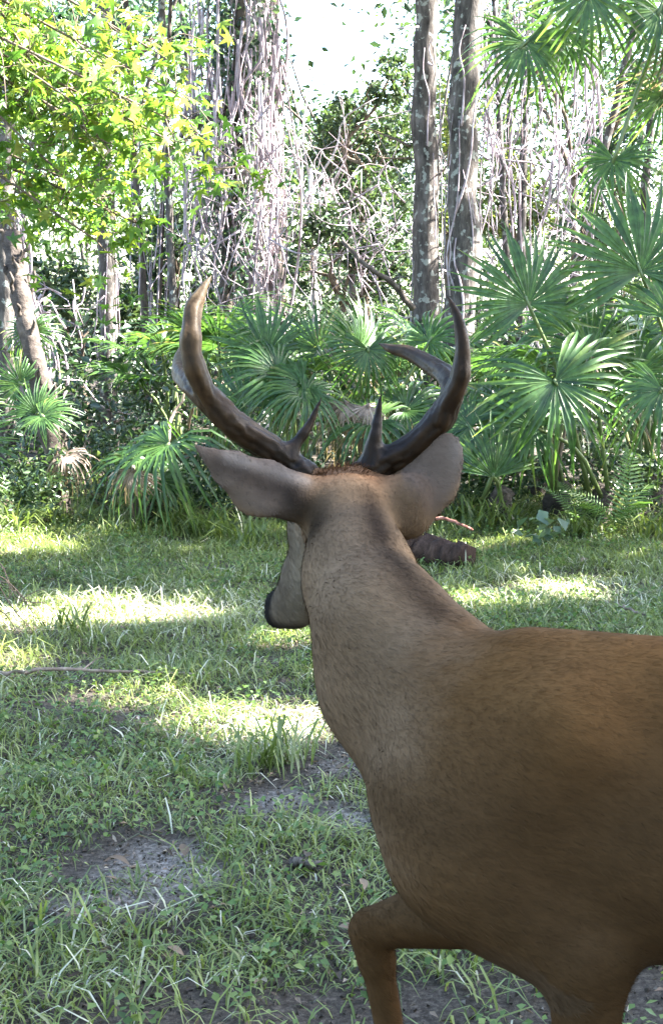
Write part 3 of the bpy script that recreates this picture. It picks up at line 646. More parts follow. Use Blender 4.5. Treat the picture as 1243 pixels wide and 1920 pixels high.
# fallen wood
def stick(name, label, pts, r0, r1, mat, twigs=0, n=14, rough=.12, cat='branch'):
    pts = np.asarray(pts); root = thing(name, label, cat, tuple(pts[0]), 'fallen wood')
    mb = MB(); p = spline(pts, n) + R.normal(0, min(r0 * .3, .004), (n, 3)); mb.add(*tube(p, np.linspace(r0, r1, n), 8, rough))
    mb.build('stem', mat, root, True)
    for q in range(twigs):
        m2 = MB(); a = p[R.integers(2, n - 1)]; limb(m2, a, a + R.normal(0, .09, 3) * (1, 1, .3) + (0, 0, .03), r1 * .8, r1 * .25); m2.build('twig', mat, root)
def gp(px, py, up=.015): g = G(px, py); g[2] = gz(g[0], g[1]) + up; return g
stick('fallen_branch', 'long thin dead branch lying across the grass at left', [gp(-40, 1284, .05), gp(100, 1281, .055), gp(230, 1276, .04), gp(365, 1272, .02)], .0075, .004, M_deadwood, 3, 24, .06)
stick('fallen_log', 'dark rotten log end beside the neck of the deer', [gp(740, 1050, .06), gp(810, 1056, .07), gp(872, 1066, .05)], .085, .07, bark_mat('rotten_bark', (.01, .006, .005), (.035, .02, .014), (.085, .05, .036), 22, .3, 1.0), 2, 18, .22, 'log')
stick('fallen_branch', 'reddish sunlit dead branch behind the dark log', [gp(770, 1020, .12), gp(830, 1024, .15), gp(885, 1028, .1)], .012, .006, bark_mat('red_wood', (.08, .03, .022), (.2, .085, .06), (.36, .19, .15), 18, .4, .5), 1)
stick('fallen_branch', 'pale stick in the grass above the back of the deer', [gp(1155, 1155, .05), gp(1210, 1178, .04)], .008, .005, M_deadwood)
stick('fallen_branch', 'short dark stick on the bare soil', [gp(550, 1632, .015), gp(605, 1645, .02)], .011, .007, M_barkD)
stick('fallen_branch', 'crooked dark stick at the bottom of the clearing', [gp(20, 1715, .01), gp(90, 1722, .015), gp(200, 1715, .02)], .008, .004, M_barkD, 2)
stick('leaning_branch', 'dark dead branch slanting behind the right antler', [P(775, 580, 9.6), P(740, 535, 9.5), P(690, 500, 9.4), P(640, 450, 9.4)], .024, .012, M_barkD, 2)
stick('leaning_branch', 'bare branch curving down beside the drooping palmetto frond', [P(316, 830, 8.0), P(322, 780, 8.1), P(345, 745, 8.2), P(360, 700, 8.3)], .012, .006, M_twig, 3)
root = thing('twig_spray', 'bare drooping twigs at the left edge above the sunlit grass', 'branch', tuple(P(-60, 1060, 4.7)))
for (a, b) in (((-60, 1060), (70, 1165)), ((-60, 1085), (55, 1175)), ((-50, 1050), (85, 1130)), ((-60, 1120), (30, 1180)), ((-40, 1075), (40, 1120))):
    mb = MB(); p = limb(mb, P(*a, 4.7), P(*b, 4.75), .004, .0015, .08)
    for q in range(4): limb(mb, p[q + 2], p[q + 2] + R.normal(0, .03, 3) + (.03, 0, -.03), .002, .001)
    mb.build('twig', M_twig, root)
# single fallen leaves one can pick out
def curl_leaf(seed):
    rng = np.random.default_rng(seed); n = 7; t = np.linspace(0, 1, n); w = .28 * np.sin(math.pi * np.clip(t, .03, .97)) ** .7
    z = .18 * np.sin(t * 3) * rng.uniform(.3, 1)
    V = np.stack([np.stack([t - .5, -w, z + .14 * w * 2], 1), np.stack([t - .5, 0 * w, z], 1), np.stack([t - .5, w, z + .1 * w * 2], 1)], 1).reshape(-1, 3)
    k = np.arange(n - 1)[:, None] * 3; F = np.concatenate([k + np.array([[0, 1, 4, 3]]), k + np.array([[1, 2, 5, 4]])])
    return V, F
for k, (px, py, s, t, lb) in enumerate(((150, 1745, .085, .75, 'curled orange-brown leaf on the dark soil at lower left'), (225, 1638, .07, .6, 'brown leaf on the pale sandy patch'), (575, 1632, .06, .2, 'dark leaf on the bare soil in mid clearing'), (345, 1612, .06, .55, 'orange leaf beside the green tuft on the sand'), (300, 1503, .055, .5, 'reddish leaf at the top of the sandy patch'), (640, 1470, .06, .6, 'tan leaf beside the chest of the deer'), (680, 1690, .05, .95, 'pale leaf by the lifted foreleg'), (650, 1770, .05, .9, 'pale leaf under the lifted foreleg'), (330, 1805, .05, .8, 'tan leaf on the dark soil at the bottom'), (1095, 1065, .08, .95, 'yellow leaf upright in the grass at right'))):
    s *= .72; t *= .75; V, F = curl_leaf(k); g = gp(px, py, .03)
    o = obj('fallen_leaf', mesh_data('fallen_leaf', V, F, M_litter, tint=np.full(len(V), t), smooth=True)); o.location = g; o.scale = (s, s, s); o.rotation_euler = (R.uniform(-.4, .4), R.uniform(-.5, .2), R.uniform(0, 6))
    tag(o, lb, 'leaf', 'fallen leaves')

# ------------------------------------------------------------------ sweetgum branch, upper left
def star_leaf(seed):
    rng = np.random.default_rng(seed); V = [(0, 0, 0)]; L = (.95, 1.0, 1.05, 1.0, .95)
    angs = np.radians((-112, -58, 0, 58, 112))
    ring = [(.0, -.12)]
    for k in range(5):
        a = angs[k]; l = L[k] * rng.uniform(.85, 1.1) * .52
        if k: 
            b = (angs[k] + angs[k - 1]) / 2; ring.append((math.sin(b) * .2, math.cos(b) * .2))
        for da, f in ((-.22, .62), (0, 1), (.22, .62)): ring.append((math.sin(a + da) * l * f, math.cos(a + da) * l * f))
    V = np.array([(0, .05, 0)] + [(x, y, -(.3 + .25 * seed) * (x * x + y * y) + rng.normal(0, .03)) for x, y in ring]); n = len(ring)
    F = np.array([(0, 1 + (i + 1) % n, 1 + i) for i in range(n)])
    return V, F
root = thing('sweetgum_tree', 'sweetgum branch of sunlit yellow-green star leaves hanging at upper left', 'tree', tuple(np.array((-2.9, 6.4, 0))))
mb = MB(); tk = spline([(-2.9, 6.4, -.1), (-2.85, 6.4, 2), (-2.9, 6.4, 5)], 14); mb.add(*tube(tk, np.linspace(.1, .06, 14), 8, .08)); mb.build('trunk', M_barkG, root, True)
twig_pts = []
BR = [((-2.87, 6.4, 3.3), (60, 100), 5.9), ((-2.87, 6.4, 3.2), (330, 175), 5.8), ((-2.87, 6.4, 2.9), (330, 270), 5.9), ((-2.87, 6.4, 2.6), (250, 300), 5.7), ((-2.87, 6.4, 2.3), (260, 420), 5.9), ((-2.87, 6.4, 3.0), (150, 200), 5.6), ((-2.87, 6.4, 2.7), (380, 320), 6.0), ((-2.87, 6.4, 3.5), (280, 90), 6.0), ((-2.87, 6.4, 2.2), (180, 450), 5.8), ((-2.87, 6.4, 2.9), (230, 230), 6.1), ((-2.87, 6.4, 2.5), (120, 330), 5.7), ((-2.87, 6.4, 2.6), (200, 370), 6.0), ((-2.87, 6.4, 3.0), (90, 160), 5.8), ((-2.87, 6.4, 2.8), (310, 220), 5.6)]
for s, e, Y in BR:
    mb = MB(); e = P(*e, Y); p = limb(mb, s, e, .016, .004, .06, 14, wig=.025)
    for q in range(5, 14):
        for w in range(3):
            d = R.normal(0, .14, 3) + (0.05, 0, -.03); tw = limb(mb, p[q], p[q] + d, .003, .0015, .05, 4); twig_pts += [p[q] + d * f for f in (.4, .7, 1.0)]
    mb.build('branch', M_twig, root)
twig_pts = np.array(twig_pts); STAR = [star_leaf(s) for s in range(5)]
TINTS = (.15, .4, .6, .8, .95); LM = {}
for a in range(5):
    for t in range(5):
        V, F = STAR[a]; LM[a, t] = mesh_data('leaf', V, F, M_gum, tint=np.full(len(V), TINTS[t]))
n = 3800; idx = R.integers(0, len(twig_pts), n); pos = twig_pts[idx] + R.normal(0, .07, (n, 3)); pos = pos[np.argsort(pos[:, 1])]
vis = []
rest = MB(); cnt = 0
for k in range(n):
    q = pos[k]; N = unit(R.normal(size=3) * .8 + (0, -.3, .9)); D = unit(np.cross(np.cross(N, R.normal(size=3) + (.5, 0, -.6)), N)); S = np.cross(D, N); s = R.uniform(.05, .105)
    in_view = q[0] > -.245 * q[1]
    if in_view and cnt < 300:
        o = obj('leaf', LM[int(R.integers(0, 5)), int(R.integers(0, 5))], root)
        o.matrix_basis = Matrix.Translation(-Vector(root.location)) @ Matrix(((S[0] * s, D[0] * s, N[0] * s, q[0]), (S[1] * s, D[1] * s, N[1] * s, q[1]), (S[2] * s, D[2] * s, N[2] * s, q[2]), (0, 0, 0, 1))); cnt += 1
    else:
        V, F = STAR[int(R.integers(0, 5))]; rest.add((V[:, :1] * S + V[:, 1:2] * D + V[:, 2:3] * N) * s + q, F, R.uniform(.1, 1))
o = rest.build('leaves', M_gum, root); o['kind'] = 'stuff'

# ------------------------------------------------------------------ the deer
HD = math.radians(20)
FW = np.array((-math.cos(HD), math.sin(HD), 0)); LF = np.array((-math.sin(HD), -math.cos(HD), 0)); SH = np.array((.25, 1.60, 0))
def B(f, l, z): return SH + FW * f + LF * l + np.array((0, 0, z))
prims = []
def rc(a, r0, b, r1, k=.05, ax_=None, s=1.0): prims.append((np.asarray(a, float), r0, np.asarray(b, float), r1, k, ax_, s))
rc(B(.01, 0, .722), .182, B(-.36, 0, .722), .180, .05, LF, .76)
rc(B(-.36, 0, .722), .180, B(-.68, 0, .765), .152, .05, LF, .8)
rc(B(-.66, 0, .77), .155, B(-.88, 0, .74), .125, .06)
rc(B(.015, 0, .845), .058, B(-.30, 0, .852), .056, .06)
rc(B(.095, 0, .69), .10, B(.01, 0, .64), .11, .06)
for s in (-1, 1):
    rc(B(-.04, .085 * s, .82), .06, B(.07, .072 * s, .66), .07, .06)
    rc(B(.07, .072 * s, .66), .068, B(-.06, .09 * s, .57), .055, .06)
NK = [(B(.03, 0, .745), .115), (P(716, 1170, 1.76), .080), (P(672, 1065, 1.87), .066), (P(655, 985, 1.94), .060)]
for (a, r0), (b, r1) in zip(NK[:-1], NK[1:]): rc(a, r0, b, r1, .03)
rc(P(672, 1120, 1.85), .058, P(726, 1290, 1.77), .078, .05); rc(P(726, 1290, 1.77), .078, P(828, 1450, 1.70), .085, .05)
# head
rc(P(650, 958, 1.97), .056, P(618, 985, 2.04), .056, .03); rc(P(618, 985, 2.04), .054, P(578, 1075, 2.13), .036, .03)
rc(P(578, 1075, 2.13), .036, P(538, 1140, 2.19), .029, .02); rc(P(640, 1005, 2.0), .045, P(562, 1148, 2.17), .022, .03)
rc(P(520, 1128, 2.205), .019, P(522, 1152, 2.20), .022, .015)
rc(P(610, 938, 1.99), .032, P(685, 938, 1.98), .032, .02); rc(P(625, 905, 1.985), .016, P(668, 900, 1.985), .018, .02)
EN = unit(np.array((.1, -1, .45)))
rc(P(600, 944, 1.955), .032, P(552, 934, 1.945), .031, .02)
EL = unit(np.array((-.15, -.85, .5)))
rc(P(560, 932, 1.945), .034, P(490, 915, 1.935), .0415, .012, EL, .22); rc(P(490, 915, 1.935), .0415, P(432, 878, 1.93), .026, .008, EL, .18); rc(P(432, 878, 1.93), .026, P(362, 834, 1.925), .003, .008, EL, .18)
ER = unit(np.array((-.25, -.9, .3)))
rc(P(715, 944, 1.975), .032, P(762, 944, 1.985), .033, .02)
rc(P(768, 940, 1.985), .038, P(800, 900, 1.985), .046, .012, ER, .24); rc(P(800, 900, 1.985), .046, P(824, 858, 1.985), .034, .008, ER, .2); rc(P(824, 858, 1.985), .034, P(838, 832, 1.985), .019, .008, ER, .2)
rc(P(758, 965, 1.97), .030, P(765, 930, 1.97), .03, .03)
for px in (580, 690): rc(P(px, 915, 1.995), .025, P(px, 897, 2.0), .021, .015)
# legs
rc(B(-.075, .09, .57), .046, B(-.07, .088, .33), .026, .025); rc(B(-.07, .088, .33), .029, B(-.065, .088, .09), .019, .02); rc(B(-.065, .088, .09), .022, B(-.035, .088, .03), .026, .015)
rc(B(-.02, -.085, .575), .082, B(.235, -.09, .475), .028, .03); rc(B(.245, -.09, .468), .029, B(.235, -.09, .43), .025, .01); rc(B(.235, -.09, .43), .022, B(.20, -.09, .25), .017, .012); rc(B(.20, -.09, .25), .021, B(.17, -.09, .20), .025, .015)
for s in (-1, 1):
    df = .06 * s
    rc(B(-.80, .075 * s, .74), .12, B(-.70 + df, .085 * s, .54), .075, .06); rc(B(-.70 + df, .085 * s, .54), .06, B(-.95 + df, .08 * s, .42), .034, .04)
    rc(B(-.95 + df, .08 * s, .42), .032, B(-.90 + df, .08 * s, .1), .019, .02); rc(B(-.90 + df, .08 * s, .1), .022, B(-.87 + df, .08 * s, .03), .027, .015)
rc(B(-.98, 0, .79), .035, B(-1.04, 0, .62), .03, .03)
def sdf_field(prims, h, box=None):
    lo = np.min([np.minimum(p[0] - p[1], p[2] - p[3]) for p in prims], 0) - .03; hi = np.max([np.maximum(p[0] + p[1], p[2] + p[3]) for p in prims], 0) + .03
    if box is not None: lo, hi = box
    dim = np.ceil((hi - lo) / h).astype(int) + 1
    fld = np.full(dim, .2, np.float32)
    for (a, r0, b, r1, k, ax_, s) in prims:
        m = max(r0, r1) + k + .02
        i0 = np.maximum(((np.minimum(a, b) - m - lo) / h).astype(int), 0); i1 = np.minimum(((np.maximum(a, b) + m - lo) / h).astype(int) + 2, dim)
        g = np.meshgrid(*[np.arange(i0[q], i1[q]) * h + lo[q] for q in range(3)], indexing='ij'); q = np.stack(g, -1).astype(np.float32)
        ba = b - a
        if ax_ is not None:
            e = ((q - a) @ ax_.astype(np.float32)); q = q + (1 / s - 1) * e[..., None] * ax_.astype(np.float32); ba = ba + (1 / s - 1) * (ba @ ax_) * ax_
        w = q - a; t = np.clip((w @ ba) / (ba @ ba), 0, 1)
        d = np.linalg.norm(w - t[..., None] * ba, axis=-1) - (r0 + (r1 - r0) * t)
        if ax_ is not None and s < .5: d = d * .5
        sl = tuple(slice(i0[q], i1[q]) for q in range(3)); f = fld[sl]
        hh = np.maximum(k - np.abs(f - d), 0) / k
        fld[sl] = np.minimum(f, d) - hh * hh * k * .25
    return fld, lo
def surface_nets(f, lo, h):
    ins = f < 0
    c = [ins[i:i + f.shape[0] - 1, j:j + f.shape[1] - 1, k:k + f.shape[2] - 1] for i in (0, 1) for j in (0, 1) for k in (0, 1)]
    s = sum(x.astype(np.int8) for x in c); act = (s > 0) & (s < 8); ix = np.argwhere(act)
    vid = np.full(act.shape, -1, np.int32); vid[act] = np.arange(len(ix))
    acc = np.zeros((len(ix), 3)); cnt = np.zeros(len(ix))
    cs = [(i, j, k) for i in (0, 1) for j in (0, 1) for k in (0, 1)]
    for p in range(8):
        for q in range(p + 1, 8):
            A, Bq = np.array(cs[p]), np.array(cs[q])
            if np.abs(A - Bq).sum() != 1: continue
            fa = f[tuple((ix + A).T)]; fb = f[tuple((ix + Bq).T)]; cr = (fa < 0) != (fb < 0)
            t = np.where(cr, fa / (fa - fb + 1e-12), 0)[:, None]
            acc += np.where(cr[:, None], A + t * (Bq - A), 0); cnt += cr
    V = (ix + acc / cnt[:, None]) * h + lo
    F = []
    for axn in range(3):
        b_, c_ = (axn + 1) % 3, (axn + 2) % 3
        s0 = [slice(None)] * 3; s1 = [slice(None)] * 3; s0[axn] = slice(0, -1); s1[axn] = slice(1, None)
        cr = ins[tuple(s0)] != ins[tuple(s1)]; e = np.argwhere(cr)
        e = e[(e[:, b_] > 0) & (e[:, c_] > 0) & (e[:, b_] < f.shape[b_] - 1) & (e[:, c_] < f.shape[c_] - 1)]
        ub = np.eye(3, dtype=int)[b_]; uc = np.eye(3, dtype=int)[c_]
        quad = np.stack([vid[tuple((e - ub - uc).T)], vid[tuple((e - uc).T)], vid[tuple(e.T)], vid[tuple((e - ub).T)]], 1)
        fl = ins[tuple(e.T)]; quad[~fl] = quad[~fl][:, ::-1]; F.append(quad)
    return V, np.concatenate(F)
fld, lo = sdf_field(prims, .0048)
DV, DF = surface_nets(fld, lo, .0048)
def relax(V, F, n):
    E = np.concatenate([F[:, [0, 1]], F[:, [1, 2]], F[:, [2, 3]], F[:, [3, 0]]])
    ct = np.bincount(E[:, 0], minlength=len(V)) + np.bincount(E[:, 1], minlength=len(V))
    for it in range(n):
        sm = np.stack([np.bincount(E[:, 0], V[E[:, 1], q], len(V)) + np.bincount(E[:, 1], V[E[:, 0], q], len(V)) for q in range(3)], 1)
        V = V + (.5 if it % 2 == 0 else -.40) * (sm / ct[:, None] - V)
    return V
DV = relax(DV, DF, 9)
def vnormals(V, F):
    n = np.cross(V[F[:, 2]] - V[F[:, 0]], V[F[:, 3]] - V[F[:, 1]]); o = np.zeros_like(V)
    for q in range(4):
        for c in range(3): o[:, c] += np.bincount(F[:, q], n[:, c], len(V))
    return unit(o)
DN = vnormals(DV, DF)
def segd(p, a, b):
    a, b = np.asarray(a), np.asarray(b); t = np.clip(((p - a) @ (b - a)) / ((b - a) @ (b - a)), 0, 1)
    return np.linalg.norm(p - a - t[:, None] * (b - a), axis=1), t
def sst(x, a, b): t = np.clip((x - a) / (b - a), 0, 1); return t * t * (3 - 2 * t)
def coat(p, nrm):
    q = p - SH; f = q @ FW; l = q @ LF; z = p[:, 2]
    nz = fbm(p[:, 0] * 14 + p[:, 1] * 9, z * 14, 5); n2 = fbm(p[:, 0] * 60, z * 60 + p[:, 1] * 40, 8)
    back = np.array((.185, .094, .033)); flank = np.array((.122, .070, .032)); belly = np.array((.13, .085, .05)); neck = np.array((.232, .156, .096))
    c = flank + (back - flank) * sst(z, .72, .93)[:, None]
    c = c + (belly - c) * (sst(.60 - z, 0, .06) * (f < .05) * (f > -.75) * (nrm[:, 2] < -.3))[:, None]
    nd, _ = segd(p, B(.06, 0, .80), P(668, 965, 1.94)); td, _ = segd(p, P(672, 1120, 1.85), P(805, 1450, 1.70))
    fb = .115 + (.9 - z) * .42; w = np.maximum(sst(f + (nz - .5) * .14 + (n2 - .5) * .05 - fb, -.10, .07) * sst(z + (nz - .5) * .14, .60, .78), sst(p[:, 1], 1.78, 1.84)); c = c + (neck - c) * w[:, None]
    # dark line down the nape
    sp = [P(700, 925, 1.905), P(712, 985, 1.83), P(738, 1040, 1.755), P(775, 1092, 1.707), P(820, 1140, 1.675)]
    dn = np.min([segd(p, sp[q], sp[q + 1])[0] for q in range(4)], 0)
    st = np.exp(-(dn / .025) ** 2) * .88 * (.5 + .9 * nz); c = c + (np.array((.045, .03, .02)) - c) * np.clip(st, 0, 1)[:, None]
    # crown reddish
    dc, _ = segd(p, P(615, 890, 1.97), P(690, 890, 1.97)); k = np.exp(-(dc / .035) ** 2); c = c + (np.array((.27, .135, .07)) - c) * (k * .8)[:, None]
    # ears
    e1, _ = segd(p, P(520, 920, 1.94), P(366, 836, 1.925)); e2, _ = segd(p, P(785, 915, 1.985), P(840, 825, 1.985))
    k = np.maximum(sst(.055 - e1, 0, .02), sst(.055 - e2, 0, .02) * (p[:, 0] > .1)); c = c + (np.array((.20, .152, .122)) - c) * (k * .9)[:, None]; er = np.exp(-(segd(p, P(545, 922, 1.918), P(415, 866, 1.918))[0] / .018) ** 2); c = c * (1 - .65 * er)[:, None]; er = np.exp(-(segd(p, P(755, 965, 1.95), P(785, 930, 1.965))[0] / .026) ** 2); c = c * (1 - .6 * er)[:, None]
    dk, _ = segd(p, P(568, 955, 1.905), P(592, 985, 1.885)); c = c * (1 - .8 * np.exp(-(dk / .04) ** 2))[:, None]
    for (a_, b_) in (((575, 893, 1.93), (430, 852, 1.925)), ((858, 835, 1.98), (852, 890, 1.985)), ((852, 890, 1.985), (805, 955, 1.985))):
        k = np.exp(-(segd(p, P(*a_), P(*b_))[0] / .011) ** 2) * .6; c = c + (np.array((.36, .31, .27)) - c) * k[:, None]
    # jaw pale, muzzle dark
    mz, t = segd(p, P(600, 1010, 2.02), P(540, 1150, 2.16)); k = sst(.075 - mz, 0, .03) * (p[:, 1] > 2.0); c = c + (np.array((.20, .17, .13)) - c) * (k * .75)[:, None]
    jw, t = segd(p, P(572, 1010, 1.99), P(565, 1160, 2.13)); k = np.exp(-(jw / .022) ** 2) * (p[:, 1] > 1.98); c = c + (np.array((.40, .34, .26)) - c) * (k * .8)[:, None]
    ns, _ = segd(p, P(498, 1118, 2.2), P(505, 1160, 2.2)); k = sst(.036 - ns, 0, .018); c = c + (np.array((.02, .018, .017)) - c) * k[:, None]
    ln, _ = segd(p, P(520, 1180, 2.17), P(575, 1190, 2.15)); k = .85 * sst(.022 - ln, 0, .018); c = c + (np.array((.045, .04, .034)) - c) * k[:, None]
    hf = sst(.055 - z, 0, .02); c = c + (np.array((.02, .016, .014)) - c) * hf[:, None]
    lg = (z < .5) & (f > -.2); c[lg] = c[lg] * np.array((.95, .9, .82))
    return np.clip(c * .46 * (.66 + .56 * nz + .12 * n2)[:, None], .003, 1)
DC = coat(DV, DN)
def coat_mat(name, bump=True):
    m, n, l, b = nt(name)
    at = n.new('ShaderNodeAttribute'); at.attribute_name = 'coat'
    no = n.new('ShaderNodeTexNoise'); no.inputs['Scale'].default_value = 95; no.inputs['Detail'].default_value = 4; no.inputs['Roughness'].default_value = .7
    tc = n.new('ShaderNodeTexCoord'); mp = n.new('ShaderNodeMapping'); mp.inputs['Scale'].default_value = (.5, 1, 1); l.new(tc.outputs['Object'], mp.inputs[0]); l.new(mp.outputs[0], no.inputs['Vector'])
    mr = n.new('ShaderNodeMapRange'); mr.inputs[1].default_value = .3; mr.inputs[2].default_value = .7; mr.inputs[3].default_value = .9; mr.inputs[4].default_value = 1.1; l.new(no.outputs[0], mr.inputs[0])
    mx = n.new('ShaderNodeMix'); mx.data_type = 'RGBA'; mx.blend_type = 'MULTIPLY'; mx.inputs[0].default_value = 1; l.new(at.outputs['Color'], mx.inputs[6]); l.new(mr.outputs[0], mx.inputs[7])
    l.new(mx.outputs[2], b.inputs['Base Color']); b.inputs['Roughness'].default_value = .9; b.inputs['Specular IOR Level'].default_value = .05
    pass
    if bump:
        bp = n.new('ShaderNodeBump'); bp.inputs['Strength'].default_value = .35; bp.inputs['Distance'].default_value = .004; l.new(no.outputs[0], bp.inputs['Height']); l.new(bp.outputs[0], b.inputs['Normal'])
    return m
M_coat = coat_mat('deer_coat')
deer = thing('deer', 'antlered brown buck in the foreground, back to the camera, looking into the wood', 'deer', (SH[0], SH[1], 0))
body = part('body', DV, DF, M_coat, deer, col=DC, smooth=True)
# short coat hairs
fc = DV[DF].mean(1); fn = unit(np.cross(DV[DF[:, 2]] - DV[DF[:, 0]], DV[DF[:, 3]] - DV[DF[:, 1]]))
vis = (fc[:, 0] < .34 * fc[:, 1] + .15) & (fc[:, 2] > .2)
fi = np.where(vis)[0]; ar = np.linalg.norm(np.cross(DV[DF[fi, 2]] - DV[DF[fi, 0]], DV[DF[fi, 3]] - DV[DF[fi, 1]]), axis=1)
nh = 150000; pk = R.choice(fi, nh, p=ar / ar.sum()); uv = R.random((nh, 2, 1))
p = (DV[DF[pk, 0]] * (1 - uv[:, 0]) + DV[DF[pk, 1]] * uv[:, 0]) * (1 - uv[:, 1]) + (DV[DF[pk, 3]] * (1 - uv[:, 0]) + DV[DF[pk, 2]] * uv[:, 0]) * uv[:, 1]
nn = fn[pk]
neckw = sst(p[:, 1] - .15 * p[:, 0], 1.66, 1.85)[:, None]
nkdir = unit(NK[0][0] - NK[-1][0])
flow = (1 - neckw) * (-FW + np.array((0, 0, -.45))) + neckw * (nkdir + np.array((0, 0, -.2)))
flow = flow + R.normal(0, .2, (nh, 3)); flow = unit(flow - nn * (flow * nn).sum(1, keepdims=True))
lift = R.uniform(.10, .34, (nh, 1)); lift[R.random(nh) < .04] = .7
tuft = np.exp(-(segd(p, P(612, 895, 1.98), P(676, 893, 1.98))[0] / .02) ** 2)[:, None]; flow = flow * (1 - tuft) + tuft * np.array((.1, -.3, .9)) + tuft * R.normal(0, .3, (nh, 3))
dr = unit(flow + nn * lift); sd_ = unit(np.cross(dr, nn))
hl = R.uniform(.007, .014, (nh, 1)) * np.where(p[:, 2:3] > 1.0, .7, 1.0) * (1 + 1.8 * tuft * R.random((nh, 1))); hw = R.uniform(.0004, .0008, (nh, 1))
b0 = p - nn * .0008
HV = np.stack([b0 - sd_ * hw, b0 + sd_ * hw, b0 + dr * hl], 1).reshape(-1, 3)
hc = coat(p, nn) * R.uniform(.88, 1.12, (nh, 1)); hc[R.random(nh) < .015] *= .6
fur = part('fur', HV, np.arange(nh * 3).reshape(-1, 3), coat_mat('deer_hair', False), body if False else deer, col=np.repeat(hc, 3, 0)); fur['kind'] = 'stuff'
# antlers
def antler_mat():
    m, n, l, b = nt('antler')
    at = n.new('ShaderNodeAttribute'); at.attribute_name = 'tint'
    r = ramp(n, [(0, (.006, .003, .0012)), (.35, (.017, .009, .0036)), (.7, (.05, .031, .015)), (1, (.115, .083, .05))]); l.new(at.outputs['Fac'], r.inputs[0])
    no = n.new('ShaderNodeTexNoise'); no.inputs['Scale'].default_value = 45; no.inputs['Detail'].default_value = 5
    tc = n.new('ShaderNodeTexCoord'); l.new(tc.outputs['Object'], no.inputs['Vector'])
    mr = n.new('ShaderNodeMapRange'); mr.inputs[1].default_value = .3; mr.inputs[2].default_value = .7; mr.inputs[3].default_value = .55; mr.inputs[4].default_value = 1.4; l.new(no.outputs[0], mr.inputs[0])
    mx = n.new('ShaderNodeMix'); mx.data_type = 'RGBA'; mx.blend_type = 'MULTIPLY'; mx.inputs[0].default_value = 1; l.new(r.outputs[0], mx.inputs[6]); l.new(mr.outputs[0], mx.inputs[7])
    l.new(mx.outputs[2], b.inputs['Base Color']); b.inputs['Roughness'].default_value = .5; b.inputs['Specular IOR Level'].default_value = .14
    bp = n.new('ShaderNodeBump'); bp.inputs['Strength'].default_value = .5; bp.inputs['Distance'].default_value = .004; l.new(no.outputs[0], bp.inputs['Height']); l.new(bp.outputs[0], b.inputs['Normal'])
    return m
M_ant = antler_mat()
def antler(label, segs):
    ch = []; ax_ = []; tt = []; tgs = []; AL = []
    for j, (pts, rad, t0, t1) in enumerate(segs):
        n = 30; p = spline([P(*q) for q in pts], n); u = np.linspace(0, 1, n); rr = np.interp(u, np.linspace(0, 1, len(rad)), rad)
        pr = []; ch.append(pr); rr = rr * .9 * (1 + .16 * (noise2(u * 11, 0 * u, len(pts) + j) - .5)); p = p + (rr * .25)[:, None] * np.stack([noise2(u * 9, 0 * u, 3 + j + c) - .5 for c in range(3)], 1)
        for q in range(n - 1): pr.append((p[q], rr[q], p[q + 1], rr[q + 1], .0006, None, 1.0))
        ax_.append(p); tt.append(np.linspace(t0, t1, n)); tgs.append(unit(np.gradient(p, axis=0))); AL.append(np.concatenate(([0], np.cumsum(np.linalg.norm(np.diff(p, axis=0), axis=1)))) + (.12 if j else 0))
    al = sum(ch, []); box = (np.min([np.minimum(p[0], p[2]) for p in al], 0) - .05, np.max([np.maximum(p[0], p[2]) for p in al], 0) + .05)
    f, lo = sdf_field(ch[0], .0034, box)
    for c in ch[1:]: g = sdf_field(c, .0034, box)[0]; hh = np.maximum(.012 - np.abs(f - g), 0) / .012; f = np.minimum(f, g) - hh * hh * .003
    V, F = surface_nets(f, lo, .0034); V = relax(V, F, 3)
    TG = np.concatenate(tgs); A = np.concatenate(ax_); T = np.concatenate(tt); ti = np.zeros(len(V))
    for c in range(0, len(V), 20000):
        dd = np.linalg.norm(V[c:c + 20000, None] - A[None], axis=2); w = np.exp(-(dd / .018) ** 2) + 1e-9; ti[c:c + 20000] = (w * T).sum(1) / w.sum(1)
        j = dd.argmin(1); q = V[c:c + 20000] - A[j]; tg = TG[j]; q = q - tg * (q * tg).sum(1, keepdims=True); rl = np.linalg.norm(q, axis=1, keepdims=True) + 1e-6
        e1 = unit(np.cross(tg, (0.3, 1., .2))); e2 = np.cross(tg, e1); an = np.arctan2((q * e2).sum(1), (q * e1).sum(1)); al_ = np.concatenate(AL)[j]
        gr = np.sin(an * 5 + 3 * noise2(al_ * 25, 0 * al_, 4)) * .6 + np.sin(an * 9 + 5 * noise2(al_ * 40, 0 * al_, 6)) * .4
        pe = (noise2(an * 4, al_ * 160, 9) - .5) * np.exp(-al_ / .05)
        V[c:c + 20000] += q / rl * (gr * .085 * np.minimum(rl[:, 0], .02) + pe * .007)[:, None]; ti[c:c + 20000] += .16 * gr + .3 * pe
    ti = np.clip(ti, 0, 1)
    o = part('antler', V, F, M_ant, deer, tint=ti, smooth=True); o['label'] = label
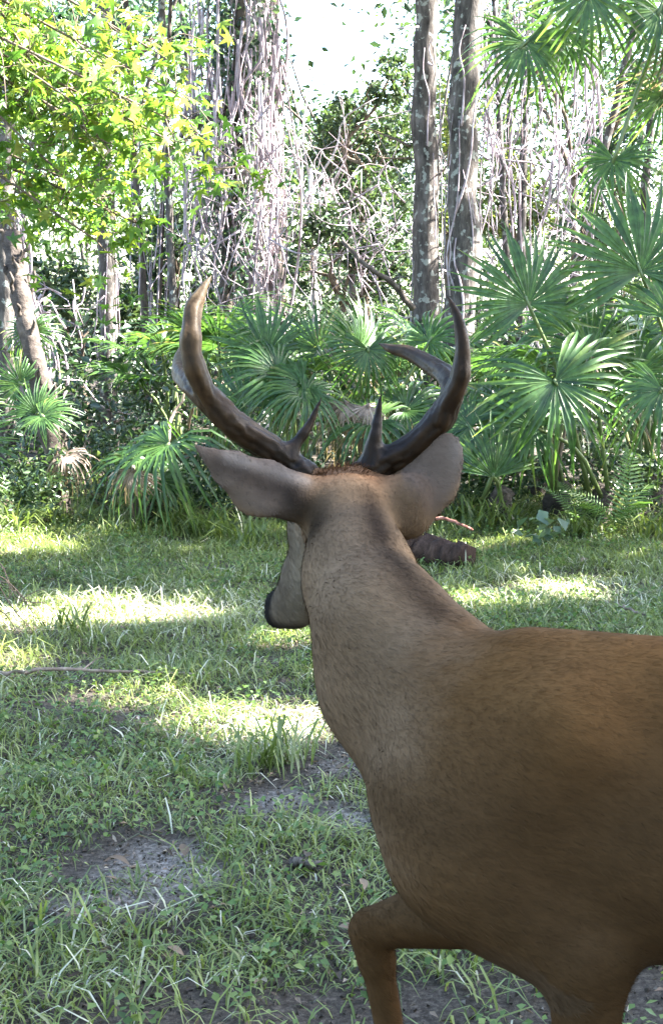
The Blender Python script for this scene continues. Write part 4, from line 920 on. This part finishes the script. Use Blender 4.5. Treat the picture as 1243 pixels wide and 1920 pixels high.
antler('left antler with a long curved upright tine', [
    ([(574, 897, 2.0), (552, 874, 2.0), (498, 834, 1.99), (430, 785, 1.98), (375, 735, 2.0), (345, 705, 2.06), (340, 675, 2.14), (352, 650, 2.22), (372, 632, 2.30)], [.021, .022, .0215, .021, .020, .018, .015, .010, .002], .0, .95),
    ([(415, 775, 1.98), (380, 725, 1.97), (360, 675, 1.965), (357, 625, 1.97), (364, 575, 1.99), (380, 540, 2.0), (398, 515, 2.01)], [.012, .017, .0175, .0165, .013, .008, .0015], .4, .95),
    ([(535, 862, 2.0), (552, 838, 2.0), (580, 795, 2.01), (607, 736, 2.02)], [.014, .0105, .0075, .001], .05, .3),
    ([(580, 905, 2.0), (574, 897, 2.0), (566, 889, 2.0)], [.021, .024, .020], .1, .1)])
antler('right antler with a forked forward beam', [
    ([(690, 893, 2.0), (710, 870, 2.0), (765, 840, 2.0), (815, 795, 2.0), (845, 745, 2.02), (838, 708, 2.08), (805, 685, 2.14), (765, 662, 2.18), (735, 655, 2.2), (706, 642, 2.22)], [.022, .022, .021, .020, .0185, .017, .0155, .013, .009, .0015], .0, .55),
    ([(825, 785, 2.0), (852, 735, 1.99), (864, 690, 1.985), (866, 640, 1.99), (855, 590, 2.0), (836, 550, 2.01)], [.017, .016, .0145, .012, .008, .0015], .2, .35),
    ([(698, 858, 2.0), (704, 820, 2.0), (708, 780, 2.01), (716, 726, 2.02)], [.016, .011, .0075, .001], .0, .15),
    ([(684, 906, 2.0), (690, 898, 2.0), (698, 888, 2.0)], [.021, .024, .020], .1, .1)])
# eyes, on the far side of the face
me_, ne_, le_, be_ = nt('eye'); be_.inputs['Base Color'].default_value = (.01, .007, .005, 1); be_.inputs['Roughness'].default_value = .08
for (px, py, Y) in ((556, 1005, 2.07), (668, 985, 2.07)):
    a = np.linspace(0, math.pi, 10)[:, None]; b_ = np.linspace(0, 2 * math.pi, 16, endpoint=False)[None]
    V = np.stack([np.sin(a) * np.cos(b_), np.sin(a) * np.sin(b_), np.cos(a) + 0 * b_], -1).reshape(-1, 3) * .013 + P(px, py, Y)
    i = np.arange(9)[:, None] * 16; j = np.arange(16)[None]; part('eye', V, np.stack([i + j, i + (j + 1) % 16, i + 16 + (j + 1) % 16, i + 16 + j], -1).reshape(-1, 4), me_, deer, smooth=True)
